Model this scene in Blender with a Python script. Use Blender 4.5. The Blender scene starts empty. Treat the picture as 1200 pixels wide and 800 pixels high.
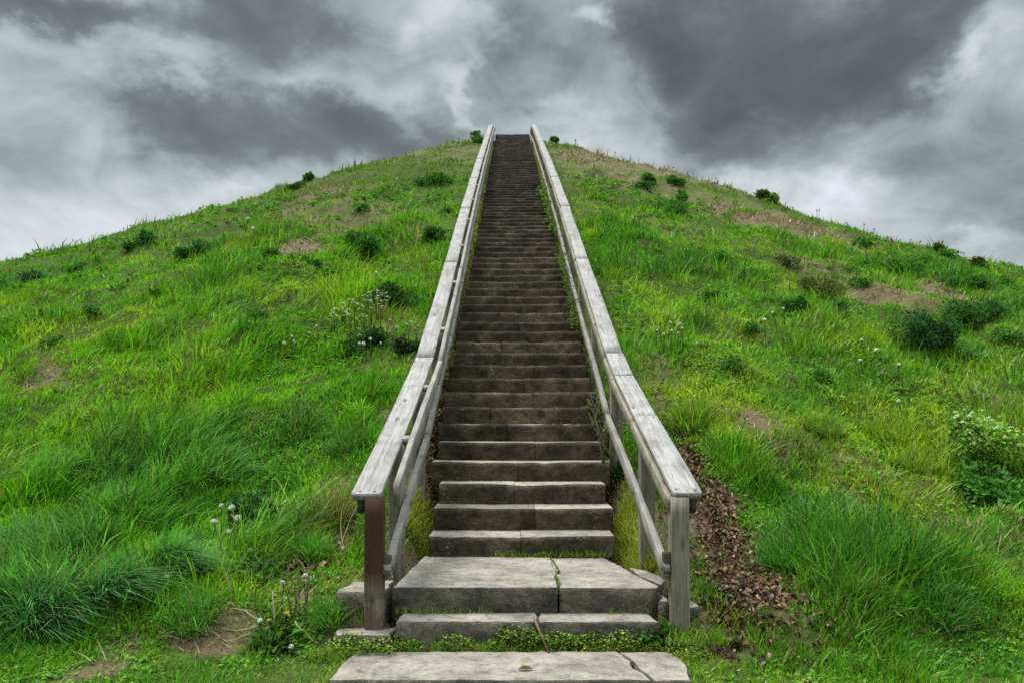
import bpy, math, random
import numpy as np
from mathutils import Vector, Matrix

rng = np.random.default_rng(11)
random.seed(11)
scene = bpy.context.scene
COL = scene.collection

# ------------------------------------------------------------------ layout
CAMX, CAMZ, F, XV, YV = -0.10, 1.35, 920.0, 598.0, 500.0
YC = 41.0                                   # centre of the mound along the stair axis
ZEN, SKYK, SUN_E, EXPO = 8.2, .72, 1.5, 1.2
STEP_D, N_STEP = 0.353, 83


def nose(D):
    i = (np.asarray(D, float) - 6.0) / STEP_D
    return np.where(i < 24, .52 + .173 * i, .52 + .173 * 24 + .167 * (i - 24))


_S = [-900, 3.6, 4.3, 4.56, 4.62, 4.8, 5.3, 5.84, 6.3, 7.0, 7.55]
_Z = [0, 0, .0, .02, .05, .2, .27, .36, .47, .75, 1.0]
for _d in np.arange(8.5, 33, 1):
    _S.append(_d)
    _Z.append(float(nose(_d)) - .22)
_S += [34, 35, 36, 37.5, 39, 41]
_Z += [13.72, 14.15, 14.35, 14.5, 14.58, 14.62]


def sstep(a, b, x):
    t = np.clip((np.asarray(x, float) - a) / (b - a), 0, 1)
    return t * t * (3 - 2 * t)


def _hash(ix, iy, seed):
    h = (ix.astype(np.int64) * 374761393 + iy.astype(np.int64) * 668265263 + seed * 974711) & 0x7fffffff
    h = ((h ^ (h >> 13)) * 1274126177) & 0x7fffffff
    return ((h ^ (h >> 16)) & 0xffff) / 65535.0


def vn(x, y, seed=0):
    x = np.asarray(x, float); y = np.asarray(y, float)
    ix = np.floor(x); iy = np.floor(y)
    fx = x - ix; fy = y - iy
    fx = fx * fx * (3 - 2 * fx); fy = fy * fy * (3 - 2 * fy)
    a = _hash(ix, iy, seed); b = _hash(ix + 1, iy, seed)
    c = _hash(ix, iy + 1, seed); d = _hash(ix + 1, iy + 1, seed)
    return (a * (1 - fx) + b * fx) * (1 - fy) + (c * (1 - fx) + d * fx) * fy


def fbm(x, y, seed=0, octs=3):
    s = 0; a = .5; t = 0
    for k in range(octs):
        s = s + a * vn(x * 2 ** k, y * 2 ** k, seed + 17 * k); t += a; a *= .5
    return s / t


def height(X, Y):
    X = np.asarray(X, float); Y = np.asarray(Y, float)
    a = np.where(X < 0, .985, .91)
    r = np.sqrt((X / a) ** 2 + (Y - YC) ** 2)
    s = YC - r
    z = np.interp(s, _S, _Z)
    ax = np.abs(X)
    off = sstep(1.15, 2.6, ax)
    hill = sstep(3.6, 6.5, s)
    z = z + off * hill * ((fbm(X * .22, Y * .22, 3, 2) - .5) * .55 + (fbm(X * .9, Y * .9, 5, 2) - .5) * .30)
    z = z + (.25 + .75 * off) * (.3 + .7 * hill) * (vn(X * 3.1, Y * 3.1, 8) - .5) * .06
    z = z + off * sstep(4.2, 5.6, s) * (fbm(X * 1.9, Y * 1.5, 15, 2) - .45) * .40
    # the left bank stands a little higher against the steps, and the stairs sit in a shallow trench
    z = z + np.where(X < 0, 1, 0) * sstep(.7, 1.0, ax) * sstep(5.9, 7.2, Y) * .10 * (1 - sstep(1.5, 3, ax))
    z = z - (1 - sstep(.74, .98, ax)) * sstep(4.7, 5.0, Y) * (1 - sstep(34.5, 36, Y)) * .30
    return z


def unproject(px, py, lift=0.0):
    t = (px - XV) / F
    D = np.concatenate([np.linspace(2.5, 12, 3000), np.linspace(12, 60, 5000)])
    X = CAMX + t * D
    z = height(X, D) + lift
    y = YV - F * (z - CAMZ) / D
    ok = np.nonzero(y <= py)[0]
    k = ok[0] if len(ok) else int(y.argmin())
    return float(X[k]), float(D[k]), float(z[k] - lift)


# ------------------------------------------------------------------ materials
def new_mat(name):
    m = bpy.data.materials.new(name)
    m.use_nodes = True
    nt = m.node_tree
    for n in list(nt.nodes):
        nt.nodes.remove(n)
    out = nt.nodes.new('ShaderNodeOutputMaterial')
    return m, nt, out


def N(nt, kind, **kw):
    n = nt.nodes.new(kind)
    for k, v in kw.items():
        if k in n.inputs:
            n.inputs[k].default_value = v
        else:
            setattr(n, k, v)
    return n


def ramp(nt, fac, stops):
    r = nt.nodes.new('ShaderNodeValToRGB')
    el = r.color_ramp.elements
    while len(el) < len(stops):
        el.new(.5)
    for e, (p, c) in zip(el, stops):
        e.position = p
        e.color = (*c, 1) if len(c) == 3 else c
    nt.links.new(fac, r.inputs['Fac'])
    return r.outputs['Color']


def mixc(nt, a, b, fac, mode='MIX'):
    n = nt.nodes.new('ShaderNodeMix')
    n.data_type = 'RGBA'
    n.blend_type = mode
    for sock, v in ((n.inputs[6], a), (n.inputs[7], b), (n.inputs[0], fac)):
        if isinstance(v, (int, float)):
            sock.default_value = v
        elif isinstance(v, tuple):
            sock.default_value = (*v, 1) if len(v) == 3 else v
        else:
            nt.links.new(v, sock)
    return n.outputs[2]


def noise(nt, vec, scale, detail=4, rough=.55, dist=0.0):
    n = N(nt, 'ShaderNodeTexNoise', Scale=scale, Detail=detail, Roughness=rough, Distortion=dist)
    nt.links.new(vec, n.inputs['Vector'])
    return n.outputs['Fac']


def foliage_mat(name, transl=.35, rough=.55, spec=.25):
    m, nt, out = new_mat(name)
    at = N(nt, 'ShaderNodeAttribute', attribute_name='Col')
    p = N(nt, 'ShaderNodeBsdfPrincipled', Roughness=rough)
    p.inputs['Specular IOR Level'].default_value = spec
    nt.links.new(at.outputs['Color'], p.inputs['Base Color'])
    tr = N(nt, 'ShaderNodeBsdfTranslucent')
    tc = mixc(nt, at.outputs['Color'], (.80, 1.0, .40), 1.0, 'MULTIPLY')
    nt.links.new(tc, tr.inputs['Color'])
    mx = N(nt, 'ShaderNodeMixShader', Fac=transl)
    nt.links.new(p.outputs[0], mx.inputs[1])
    nt.links.new(tr.outputs[0], mx.inputs[2])
    nt.links.new(mx.outputs[0], out.inputs['Surface'])
    return m


def stone_mat(name, dark, mid, light, moss=.25, scale=1.0, bump=.5, worn=0.0):
    m, nt, out = new_mat(name)
    tc = N(nt, 'ShaderNodeTexCoord')
    geo = N(nt, 'ShaderNodeNewGeometry')
    vec = geo.outputs['Position']
    p = N(nt, 'ShaderNodeBsdfPrincipled', Roughness=.9)
    p.inputs['Specular IOR Level'].default_value = .2
    n1 = noise(nt, vec, 3.2 * scale, 6, .65, .4)
    n2 = noise(nt, vec, 14 * scale, 5, .7)
    n3 = noise(nt, vec, 70 * scale, 3, .7)
    c = ramp(nt, n1, [(.3, dark), (.52, mid), (.74, light)])
    c2 = ramp(nt, n2, [(.32, (.45, .44, .43)), (.5, (1, 1, 1)), (.72, (1.35, 1.3, 1.22))])
    c = mixc(nt, c, c2, .85, 'MULTIPLY')
    c3 = ramp(nt, n3, [(.35, (.72, .72, .72)), (.6, (1.12, 1.12, 1.12))])
    c = mixc(nt, c, c3, .7, 'MULTIPLY')
    # horizontal strata and stains
    mp = N(nt, 'ShaderNodeMapping')
    mp.inputs['Scale'].default_value = (3.2, 3.2, 8)
    nt.links.new(vec, mp.inputs['Vector'])
    st = noise(nt, mp.outputs['Vector'], 2.2, 5, .65, .6)
    c4 = ramp(nt, st, [(.35, (.55, .53, .5)), (.52, (1, 1, 1)), (.7, (1.3, 1.22, 1.1))])
    c = mixc(nt, c, c4, .75 * (1 - worn), 'MULTIPLY')
    mo = noise(nt, vec, 5.5 * scale, 5, .7, .8)
    mf = ramp(nt, mo, [(.56, (0, 0, 0)), (.72, (1, 1, 1))])
    mfm = N(nt, 'ShaderNodeMath', operation='MULTIPLY')
    nt.links.new(mf, mfm.inputs[0]); mfm.inputs[1].default_value = moss
    c = mixc(nt, c, (.055, .075, .022), mfm.outputs[0])
    # pale lichen flecks
    li = N(nt, 'ShaderNodeTexVoronoi', Scale=19 * scale)
    nt.links.new(vec, li.inputs['Vector'])
    lf = ramp(nt, li.outputs['Distance'], [(.10, (1, 1, 1)), (.22, (0, 0, 0))])
    ln = ramp(nt, noise(nt, vec, 2.3, 2), [(.52, (0, 0, 0)), (.66, (.55, .55, .55))])
    lm = mixc(nt, lf, ln, 1.0, 'MULTIPLY')
    c = mixc(nt, c, (.30, .29, .25), lm)
    at = N(nt, 'ShaderNodeAttribute', attribute_name='Col')
    c = mixc(nt, c, at.outputs['Color'], 1.0, 'MULTIPLY')
    nt.links.new(c, p.inputs['Base Color'])
    b = N(nt, 'ShaderNodeBump', Strength=bump, Distance=.02)
    hmix = N(nt, 'ShaderNodeMath', operation='ADD')
    nt.links.new(n2, hmix.inputs[0]); nt.links.new(st, hmix.inputs[1])
    h2 = N(nt, 'ShaderNodeMath', operation='MULTIPLY_ADD')
    nt.links.new(n3, h2.inputs[0]); h2.inputs[1].default_value = .5
    nt.links.new(hmix.outputs[0], h2.inputs[2])
    nt.links.new(h2.outputs[0], b.inputs['Height'])
    nt.links.new(b.outputs[0], p.inputs['Normal'])
    nt.links.new(p.outputs[0], out.inputs['Surface'])
    return m


def wood_mat(name, dark, mid, light, green=.1, paint=None, fine=.8):
    m, nt, out = new_mat(name)
    tc = N(nt, 'ShaderNodeTexCoord')
    oi = N(nt, 'ShaderNodeObjectInfo')
    sh = N(nt, 'ShaderNodeVectorMath', operation='MULTIPLY_ADD')
    sh.inputs[1].default_value = (13.7, 5.1, 9.3)
    nt.links.new(oi.outputs['Random'], sh.inputs[0])
    nt.links.new(tc.outputs['Object'], sh.inputs[2])
    vec = sh.outputs[0]
    mp = N(nt, 'ShaderNodeMapping')
    mp.inputs['Scale'].default_value = (1.3, 26, 26)
    nt.links.new(vec, mp.inputs['Vector'])
    g = noise(nt, mp.outputs['Vector'], 2.0, 6, .65, .5)
    mp2 = N(nt, 'ShaderNodeMapping')
    mp2.inputs['Scale'].default_value = (2.2, 60, 60)
    nt.links.new(vec, mp2.inputs['Vector'])
    g2 = noise(nt, mp2.outputs['Vector'], 2.0, 3, .6, .2)
    c = ramp(nt, g, [(.28, dark), (.5, mid), (.72, light)])
    cr = ramp(nt, g2, [(.30, (.38, .36, .35)), (.40, (1, 1, 1)), (.75, (1.1, 1.1, 1.1))])
    c = mixc(nt, c, cr, fine, 'MULTIPLY')
    bl = noise(nt, vec, 4.5, 4, .6)
    c5 = ramp(nt, bl, [(.32, (.68, .66, .64)), (.55, (1, 1, 1)), (.75, (1.12, 1.11, 1.1))])
    c = mixc(nt, c, c5, .8, 'MULTIPLY')
    # knots
    mpk = N(nt, 'ShaderNodeMapping')
    mpk.inputs['Scale'].default_value = (2.1, 7, 7)
    nt.links.new(vec, mpk.inputs['Vector'])
    vo = N(nt, 'ShaderNodeTexVoronoi', Scale=1.0)
    nt.links.new(mpk.outputs['Vector'], vo.inputs['Vector'])
    kf = ramp(nt, vo.outputs['Distance'], [(.05, (.9, .9, .9)), (.15, (0, 0, 0))])
    c = mixc(nt, c, (dark[0] * .45, dark[1] * .4, dark[2] * .38), kf)
    gr = ramp(nt, noise(nt, vec, 2.6, 4, .6), [(.5, (0, 0, 0)), (.7, (green,) * 3)])
    c = mixc(nt, c, (.09, .10, .05), gr)
    if paint:
        pf = ramp(nt, noise(nt, vec, 5.0, 5, .7), [(.36, (0, 0, 0)), (.47, (1, 1, 1))])
        hz = N(nt, 'ShaderNodeSeparateXYZ')
        nt.links.new(tc.outputs['Object'], hz.inputs[0])
        hm = N(nt, 'ShaderNodeMapRange')
        hm.inputs[1].default_value = .34; hm.inputs[2].default_value = .60
        nt.links.new(hz.outputs['X'], hm.inputs[0])
        sm = N(nt, 'ShaderNodeMath', operation='MAXIMUM')
        sm2 = N(nt, 'ShaderNodeMath', operation='MULTIPLY'); sm2.inputs[1].default_value = .6
        nt.links.new(pf, sm2.inputs[0])
        nt.links.new(hm.outputs[0], sm.inputs[0]); nt.links.new(sm2.outputs[0], sm.inputs[1])
        pc = mixc(nt, paint, cr, .6, 'MULTIPLY')
        c = mixc(nt, c, pc, sm.outputs[0])
    p = N(nt, 'ShaderNodeBsdfPrincipled', Roughness=.85)
    p.inputs['Specular IOR Level'].default_value = .2
    nt.links.new(c, p.inputs['Base Color'])
    b = N(nt, 'ShaderNodeBump', Strength=.75 * fine, Distance=.004)
    ad = N(nt, 'ShaderNodeMath', operation='ADD')
    nt.links.new(g, ad.inputs[0]); nt.links.new(g2, ad.inputs[1])
    nt.links.new(ad.outputs[0], b.inputs['Height'])
    nt.links.new(b.outputs[0], p.inputs['Normal'])
    nt.links.new(p.outputs[0], out.inputs['Surface'])
    return m


M_GRASS = foliage_mat('grass_blades', .40, .5, .3)
M_LEAF = foliage_mat('leaves', .35, .7, .15)
M_DEAD = foliage_mat('dead_leaves', .12, .75, .15)
M_FLOWER = foliage_mat('petals', .3, .7, .1)
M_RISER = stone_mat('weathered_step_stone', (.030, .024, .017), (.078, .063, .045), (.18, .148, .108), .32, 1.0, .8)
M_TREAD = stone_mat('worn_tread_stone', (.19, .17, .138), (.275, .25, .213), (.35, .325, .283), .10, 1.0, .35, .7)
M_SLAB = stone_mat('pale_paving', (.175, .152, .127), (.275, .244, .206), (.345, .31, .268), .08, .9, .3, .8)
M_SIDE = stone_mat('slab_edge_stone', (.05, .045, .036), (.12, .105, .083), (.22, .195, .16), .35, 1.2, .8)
M_CAP = wood_mat('weathered_cap_wood', (.19, .175, .163), (.335, .316, .300), (.43, .410, .395), .10)
M_POST = wood_mat('weathered_post_wood', (.13, .115, .085), (.25, .225, .17), (.36, .33, .27), .5)
M_RAIL = wood_mat('weathered_rail_wood', (.20, .188, .168), (.285, .268, .243), (.36, .342, .315), .15, None, .4)
M_PAINT = wood_mat('old_brown_painted_post', (.14, .12, .09), (.24, .21, .16), (.34, .31, .25), .3, (.070, .036, .026))
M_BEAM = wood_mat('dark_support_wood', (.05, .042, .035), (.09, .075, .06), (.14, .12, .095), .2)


def ground_mat():
    m, nt, out = new_mat('mound_soil')
    geo = N(nt, 'ShaderNodeNewGeometry')
    vec = geo.outputs['Position']
    at = N(nt, 'ShaderNodeAttribute', attribute_name='Col')
    n1 = noise(nt, vec, 1.1, 6, .65)
    n2 = noise(nt, vec, 9, 5, .7)
    n3 = noise(nt, vec, 45, 3, .7)
    c = mixc(nt, at.outputs['Color'], ramp(nt, n1, [(.3, (.75, .75, .75)), (.7, (1.2, 1.2, 1.2))]), .8, 'MULTIPLY')
    c = mixc(nt, c, ramp(nt, n2, [(.3, (.55, .55, .55)), (.7, (1.35, 1.3, 1.2))]), .8, 'MULTIPLY')
    c = mixc(nt, c, ramp(nt, n3, [(.3, (.6, .6, .6)), (.7, (1.3, 1.3, 1.3))]), .7, 'MULTIPLY')
    p = N(nt, 'ShaderNodeBsdfPrincipled', Roughness=.95)
    p.inputs['Specular IOR Level'].default_value = .1
    nt.links.new(c, p.inputs['Base Color'])
    b = N(nt, 'ShaderNodeBump', Strength=.8, Distance=.04)
    a = N(nt, 'ShaderNodeMath', operation='MULTIPLY_ADD'); a.inputs[1].default_value = .4
    nt.links.new(n3, a.inputs[0]); nt.links.new(n2, a.inputs[2])
    nt.links.new(a.outputs[0], b.inputs['Height'])
    nt.links.new(b.outputs[0], p.inputs['Normal'])
    nt.links.new(p.outputs[0], out.inputs['Surface'])
    return m


M_GROUND = ground_mat()


# ------------------------------------------------------------------ object helpers
def big_mesh(name, V, T, C, mat, smooth=True):
    """V (n,3), T (m,3) triangles, C (n,3) per-vertex colour."""
    me = bpy.data.meshes.new(name)
    V = np.asarray(V, np.float32); T = np.asarray(T, np.int32)
    me.vertices.add(len(V)); me.vertices.foreach_set('co', V.ravel())
    me.loops.add(T.size); me.loops.foreach_set('vertex_index', T.ravel())
    me.polygons.add(len(T))
    me.polygons.foreach_set('loop_start', np.arange(0, T.size, 3, dtype=np.int32))
    me.update(calc_edges=True)
    if smooth:
        me.polygons.foreach_set('use_smooth', np.ones(len(T), bool))
    if C is not None:
        a = me.color_attributes.new('Col', 'FLOAT_COLOR', 'POINT')
        c4 = np.ones((len(V), 4), np.float32); c4[:, :3] = C
        a.data.foreach_set('color', c4.ravel())
    me.materials.append(mat)
    me.validate()
    return me


def link(name, me, parent=None, loc=None):
    o = bpy.data.objects.new(name, me)
    COL.objects.link(o)
    if parent is not None:
        o.parent = parent
    if loc is not None:
        o.location = loc
    return o


def tag(o, label=None, cat=None, group=None, kind=None):
    if label: o['label'] = label
    if cat: o['category'] = cat
    if group: o['group'] = group
    if kind: o['kind'] = kind
    return o


def empty(name, loc, label, cat, group=None):
    o = bpy.data.objects.new(name, None)
    o.empty_display_size = .2
    COL.objects.link(o)
    o.location = loc
    return tag(o, label, cat, group)


class Geo:
    def __init__(s):
        s.V = []; s.T = []; s.C = []; s.n = 0

    def add(s, V, T, C):
        V = np.asarray(V, float).reshape(-1, 3)
        C = np.asarray(C, float)
        if C.ndim == 1:
            C = np.tile(C, (len(V), 1))
        s.V.append(V); s.T.append(np.asarray(T, int).reshape(-1, 3) + s.n); s.C.append(C); s.n += len(V)

    def mesh(s, name, mat, origin=(0, 0, 0)):
        return big_mesh(name, np.concatenate(s.V) - np.array(origin), np.concatenate(s.T), np.concatenate(s.C), mat)

    def build(s, name, mat, parent=None, origin=(0, 0, 0)):
        """vertices are in world space; origin is where the object (or its parent Empty) stands"""
        me = s.mesh(name, mat, origin)
        return link(name, me, parent, None if parent is not None else origin)


def blades(P, L, W, lean, bend, col, face=None, segs=3, tipcol=None, up=None):
    """many grass blades: P (n,3) roots, L lengths, W widths, lean (n,2) horizontal tip offset as a share of L."""
    n = len(P)
    if face is None:
        face = rng.uniform(0, 2 * np.pi, n)
    side = np.stack([np.cos(face), np.sin(face), np.zeros(n)], 1)
    ts = np.linspace(0, 1, segs + 1)
    V = np.zeros((n, 2 * segs + 1, 3)); C = np.zeros((n, 2 * segs + 1, 3))
    ll = np.linalg.norm(lean, axis=1)
    for k, t in enumerate(ts):
        hor = lean * (L * (t ** (1.0 + bend)))[:, None]
        ver = L * (t - .5 * np.minimum(ll, 1.3) ** 1.5 * bend * t * t * .8)
        c = P.copy()
        c[:, :2] += hor
        c[:, 2] += ver
        w = W * (1 - t ** 2.0) * .5 + (W * .12 if k == 0 else 0)
        cc = col if tipcol is None else col * (1 - t) + tipcol * t
        if k < segs:
            V[:, 2 * k] = c - side * w[:, None]
            V[:, 2 * k + 1] = c + side * w[:, None]
            C[:, 2 * k] = cc; C[:, 2 * k + 1] = cc
        else:
            V[:, 2 * k] = c; C[:, 2 * k] = cc
    tri = []
    for k in range(segs - 1):
        a = 2 * k
        tri += [(a, a + 1, a + 3), (a, a + 3, a + 2)]
    a = 2 * (segs - 1)
    tri += [(a, a + 1, a + 2)]
    tri = np.array(tri)
    T = (np.arange(n) * (2 * segs + 1))[:, None, None] + tri[None]
    return V.reshape(-1, 3), T.reshape(-1, 3), C.reshape(-1, 3)


def leaves(P, size, col, direc=None, width=.55, fold=.18, droop=.25):
    """pointed, slightly folded leaves at P growing along direc."""
    n = len(P)
    if direc is None:
        direc = rng.normal(size=(n, 3)); direc[:, 2] = np.abs(direc[:, 2]) * .6
    d = direc / (np.linalg.norm(direc, axis=1, keepdims=True) + 1e-9)
    r = rng.normal(size=(n, 3)) * .45 + np.array([0, 0, 1.0])
    s = np.cross(d, r); s /= np.linalg.norm(s, axis=1, keepdims=True) + 1e-9
    u = np.cross(s, d)
    S = np.asarray(size, float) * np.ones(n); S = S[:, None]
    b = P
    m1 = P + d * S * .35 + u * S * .02
    m2 = P + d * S * .72 - u * S * droop * .35
    tip = P + d * S - u * S * droop
    w = S * width * .5
    V = np.stack([b, m1 - s * w + u * S * fold, m1, m1 + s * w + u * S * fold,
                  m2 - s * w * .72 + u * S * (fold * .7), m2, m2 + s * w * .72 + u * S * (fold * .7), tip], 1)
    tri = np.array([(0, 2, 1), (0, 3, 2), (1, 2, 5), (1, 5, 4), (2, 3, 6), (2, 6, 5), (4, 5, 7), (5, 6, 7)])
    T = (np.arange(n) * 8)[:, None, None] + tri[None]
    C = np.repeat(col[:, None, :], 8, 1)
    return V.reshape(-1, 3), T.reshape(-1, 3), C.reshape(-1, 3)


def tube(pts, rad, col, sides=5):
    pts = np.asarray(pts, float)
    n = len(pts)
    rad = np.asarray(rad, float) * np.ones(n)
    tan = np.gradient(pts, axis=0)
    tan /= np.linalg.norm(tan, axis=1, keepdims=True) + 1e-9
    ref = np.where(np.abs(tan[:, 2:3]) > .9, np.array([[1., 0, 0]]), np.array([[0, 0, 1.]]))
    a = np.cross(tan, ref); a /= np.linalg.norm(a, axis=1, keepdims=True) + 1e-9
    b = np.cross(tan, a)
    V = []
    for k in range(sides):
        th = 2 * np.pi * k / sides
        V.append(pts + (a * math.cos(th) + b * math.sin(th)) * rad[:, None])
    V = np.stack(V, 1).reshape(-1, 3)
    T = []
    for i in range(n - 1):
        for k in range(sides):
            p = i * sides + k; q = i * sides + (k + 1) % sides
            T += [(p, q, q + sides), (p, q + sides, p + sides)]
    for k in range(1, sides - 1):
        T += [(0, k + 1, k), ((n - 1) * sides, (n - 1) * sides + k, (n - 1) * sides + k + 1)]
    return V, np.array(T), np.tile(np.asarray(col, float), (len(V), 1))


def vary(base, n, amt=.2, hue=.1):
    c = np.tile(np.asarray(base, float), (n, 1))
    c *= (1 + rng.normal(0, amt, (n, 1)))
    c[:, 0] *= 1 + rng.normal(0, hue, n)
    return np.clip(c, .004, .9)


# ------------------------------------------------------------------ ground patches (placed on the slope, in metres)
def make_patch(px, py, rx, ry):
    X, Y, z = unproject(px, py)
    te = (YV - py) / F
    m = .475 if Y > 7 else .15
    k = max(.07, m - te)
    return X, Y, rx * Y / F, min(ry * Y / F / k, 5.5)


def field(patches, X, Y, seed=0):
    f = np.zeros(np.shape(X))
    wob = (fbm(X * 1.9, Y * 1.6, 90 + seed, 4) - .5) * 2.3
    for (x, y, rx, ry, s) in patches:
        d = ((X - x) / rx) ** 2 + ((Y - y) / ry) ** 2
        f = np.maximum(f, s * (1 - sstep(.45, 1.25, np.sqrt(d) + wob)))
    return f


def PL(lst):
    return [(*make_patch(a, b, c, d), s) for (a, b, c, d, s) in lst]


DIRT = PL([(370, 292, 38, 12, .9), (345, 285, 20, 8, .9), (395, 220, 45, 8, .7), (345, 243, 30, 5, .7), (470, 278, 12, 8, .5),
           (850, 240, 26, 8, .9), (890, 255, 40, 9, .9), (945, 268, 40, 9, .9), (735, 215, 35, 10, .5), (700, 185, 60, 10, .5),
           (780, 185, 70, 5, .6), (860, 215, 30, 4, .4), (930, 305, 25, 8, .45), (960, 338, 16, 10, .5),
           (1100, 345, 18, 10, .8), (1020, 350, 40, 9, .6), (1040, 285, 50, 5, .5), (1160, 465, 25, 9, .9), (885, 490, 16, 26, .8), (770, 430, 20, 12, .5),
           (50, 445, 25, 12, .7), (820, 600, 30, 60, .95), (860, 640, 36, 60, 1.0), (870, 690, 36, 26, 1.0), (900, 690, 30, 20, .8),
           (120, 785, 45, 16, .72), (140, 760, 22, 9, .6), (250, 748, 40, 14, .84), (285, 735, 30, 10, .7), (225, 672, 22, 4, .8), (868, 768, 26, 8, .7),
           (350, 660, 40, 18, .6), (395, 635, 22, 20, .7), (330, 590, 20, 10, .6), (350, 700, 30, 10, .8),
           (510, 480, 8, 30, .8), (505, 520, 8, 30, .9), (540, 365, 5, 20, .6), (450, 490, 16, 12, .6), (480, 600, 20, 40, .5),
           (745, 580, 18, 20, .5), (740, 540, 10, 20, .6), (1085, 600, 22, 10, .3), (1035, 560, 18, 10, .5), (1000, 545, 20, 8, .4), (930, 470, 10, 8, .4)])
DIRT_NEAR = [(x, y - .35 * ry, rx * 1.35, ry * 1.5, min(1, s * 1.1)) for (x, y, rx, ry, s) in DIRT]
DRY = PL([(380, 255, 110, 22, .6), (440, 250, 60, 14, .5), (720, 190, 90, 30, .75), (790, 190, 90, 14, .7), (880, 245, 100, 20, .7), (960, 275, 80, 14, .7),
          (1050, 340, 70, 22, .7), (1100, 335, 28, 18, .95), (970, 330, 60, 22, .55), (800, 270, 40, 14, .5), (560, 175, 50, 14, .5), (490, 165, 70, 7, .5), (420, 192, 60, 6, .5),
          (900, 500, 60, 40, .5), (1030, 560, 90, 26, .5), (1150, 600, 80, 60, .4), (440, 385, 45, 22, .6), (470, 300, 40, 12, .4), (500, 275, 30, 16, .5),
          (480, 620, 40, 40, .6), (385, 600, 30, 40, .6), (745, 590, 22, 40, .6), (760, 450, 24, 20, .4), (350, 690, 70, 40, .5), (45, 445, 40, 22, .5), (1160, 470, 50, 26, .5), (1090, 395, 90, 14, .3)])
YEL = PL([(820, 470, 60, 40, .9), (900, 400, 120, 40, .6), (1040, 500, 110, 50, 1.0), (930, 520, 90, 50, .9), (880, 450, 110, 40, .8), (1120, 440, 80, 30, .5), (1040, 590, 70, 30, .8), (1000, 640, 60, 20, .4), (60, 340, 70, 16, .8), (150, 310, 90, 14, .8), (90, 400, 120, 18, .6),
          (330, 335, 110, 14, .8), (400, 330, 60, 18, .6), (480, 620, 40, 50, 1.0), (740, 600, 25, 50, 1.0), (300, 290, 80, 12, .5), (700, 250, 40, 18, .6), (860, 330, 90, 16, .5), (1170, 500, 40, 30, .5), (1100, 560, 80, 30, .7), (780, 340, 50, 14, .5),
          (1000, 290, 60, 10, .5), (690, 170, 40, 8, .6), (760, 180, 50, 6, .5), (820, 750, 60, 18, .8), (200, 400, 90, 14, .4), (540, 210, 30, 16, .4), (1050, 700, 60, 20, .3)])
LUSH = PL([(950, 630, 75, 55, 1.0), (1040, 660, 70, 40, 1.0), (1120, 700, 70, 40, .8), (1100, 770, 130, 40, .8), (980, 770, 80, 30, .7), (860, 320, 60, 18, .5), (740, 300, 60, 20, .8), (790, 310, 60, 20, .7),
           (500, 210, 40, 12, .9), (450, 225, 30, 8, .6), (520, 190, 40, 8, .6), (470, 345, 40, 22, .6), (420, 440, 50, 20, .4), (60, 690, 110, 60, .9), (200, 620, 110, 40, .6), (300, 590, 50, 30, .8), (1170, 640, 40, 60, .4), (340, 640, 40, 20, .6), (130, 540, 120, 40, .4),
           (1040, 310, 90, 14, .8), (1150, 330, 60, 14, .8), (950, 290, 40, 8, .4), (690, 330, 30, 20, .6), (430, 290, 40, 16, .6), (500, 240, 30, 14, .5)])
LUSH += PL([(430, 295, 40, 16, .75),(1086, 415, 47, 32, .75),(786, 252, 46, 12, .75),(756, 224, 18, 8, .75),(792, 218, 15, 8, .75),(762, 216, 12, 6, .75),(799, 238, 12, 8, .75),(893, 235, 12, 9, .75),(906, 237, 11, 6, .75),(1101, 298, 12, 7, .75),(1145, 310, 11, 6, .75),(342, 225, 20, 8, .75),(362, 213, 12, 5, .75),(500, 219, 40, 9, .75),(559, 165, 14, 8, .75),(651, 166, 7, 5, .75),(966, 350, 35, 13, .75),(937, 369, 23, 11, .75),(984, 378, 23, 12, .75),(1145, 379, 51, 14, .75),(1060, 323, 35, 10, .75),(1130, 339, 32, 9, .75),(1010, 291, 19, 6, .75),(922, 311, 19, 6, .75),(238, 299, 27, 9, .75),(212, 304, 16, 8, .75),(168, 287, 15, 8, .75),(150, 293, 12, 5, .75),(313, 304, 19, 6, .75),(362, 313, 18, 5, .75),(40, 331, 27, 7, .75),(4, 341, 14, 7, .75),(512, 284, 22, 10, .75),(470, 357, 43, 13, .75),(428, 409, 40, 13, .75),(478, 415, 24, 10, .75),(1160, 541, 57, 36, .75)])
BLUE = PL([(60, 680, 110, 60, .9), (150, 560, 120, 30, .5), (170, 275, 25, 12, .7), (235, 290, 45, 10, .9), (45, 320, 40, 10, .8), (5, 335, 16, 10, .9), (200, 305, 60, 12, .7), (120, 335, 40, 8, .5), (300, 520, 110, 24, .4), (240, 640, 70, 30, .6), (180, 330, 50, 8, .5)])


def coverage(X, Y):
    """1 where grass may grow: off the stonework and the trodden soil."""
    ax = np.abs(X)
    c = 1 - (ax < .88) * (Y > 4.52) * (Y < 35.6)
    c = c * (1 - (X > -1.08) * (X < .89) * (Y > 3.98) * (Y < 4.58))
    c = c * (1 - .8 * (ax < 1.12) * (Y > 4.5) * (Y < 6.0))
    return c


# ------------------------------------------------------------------ terrain
def graded(lo, hi, centre, fine, grow, reach):
    pts = [centre]
    d = fine; x = centre
    while x < hi:
        x += d
        if x > centre + reach: d *= grow
        pts.append(x)
    d = fine; x = centre
    left = []
    while x > lo:
        x -= d
        if x < centre - reach: d *= grow
        left.append(x)
    return np.array(left[::-1] + pts)


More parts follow.
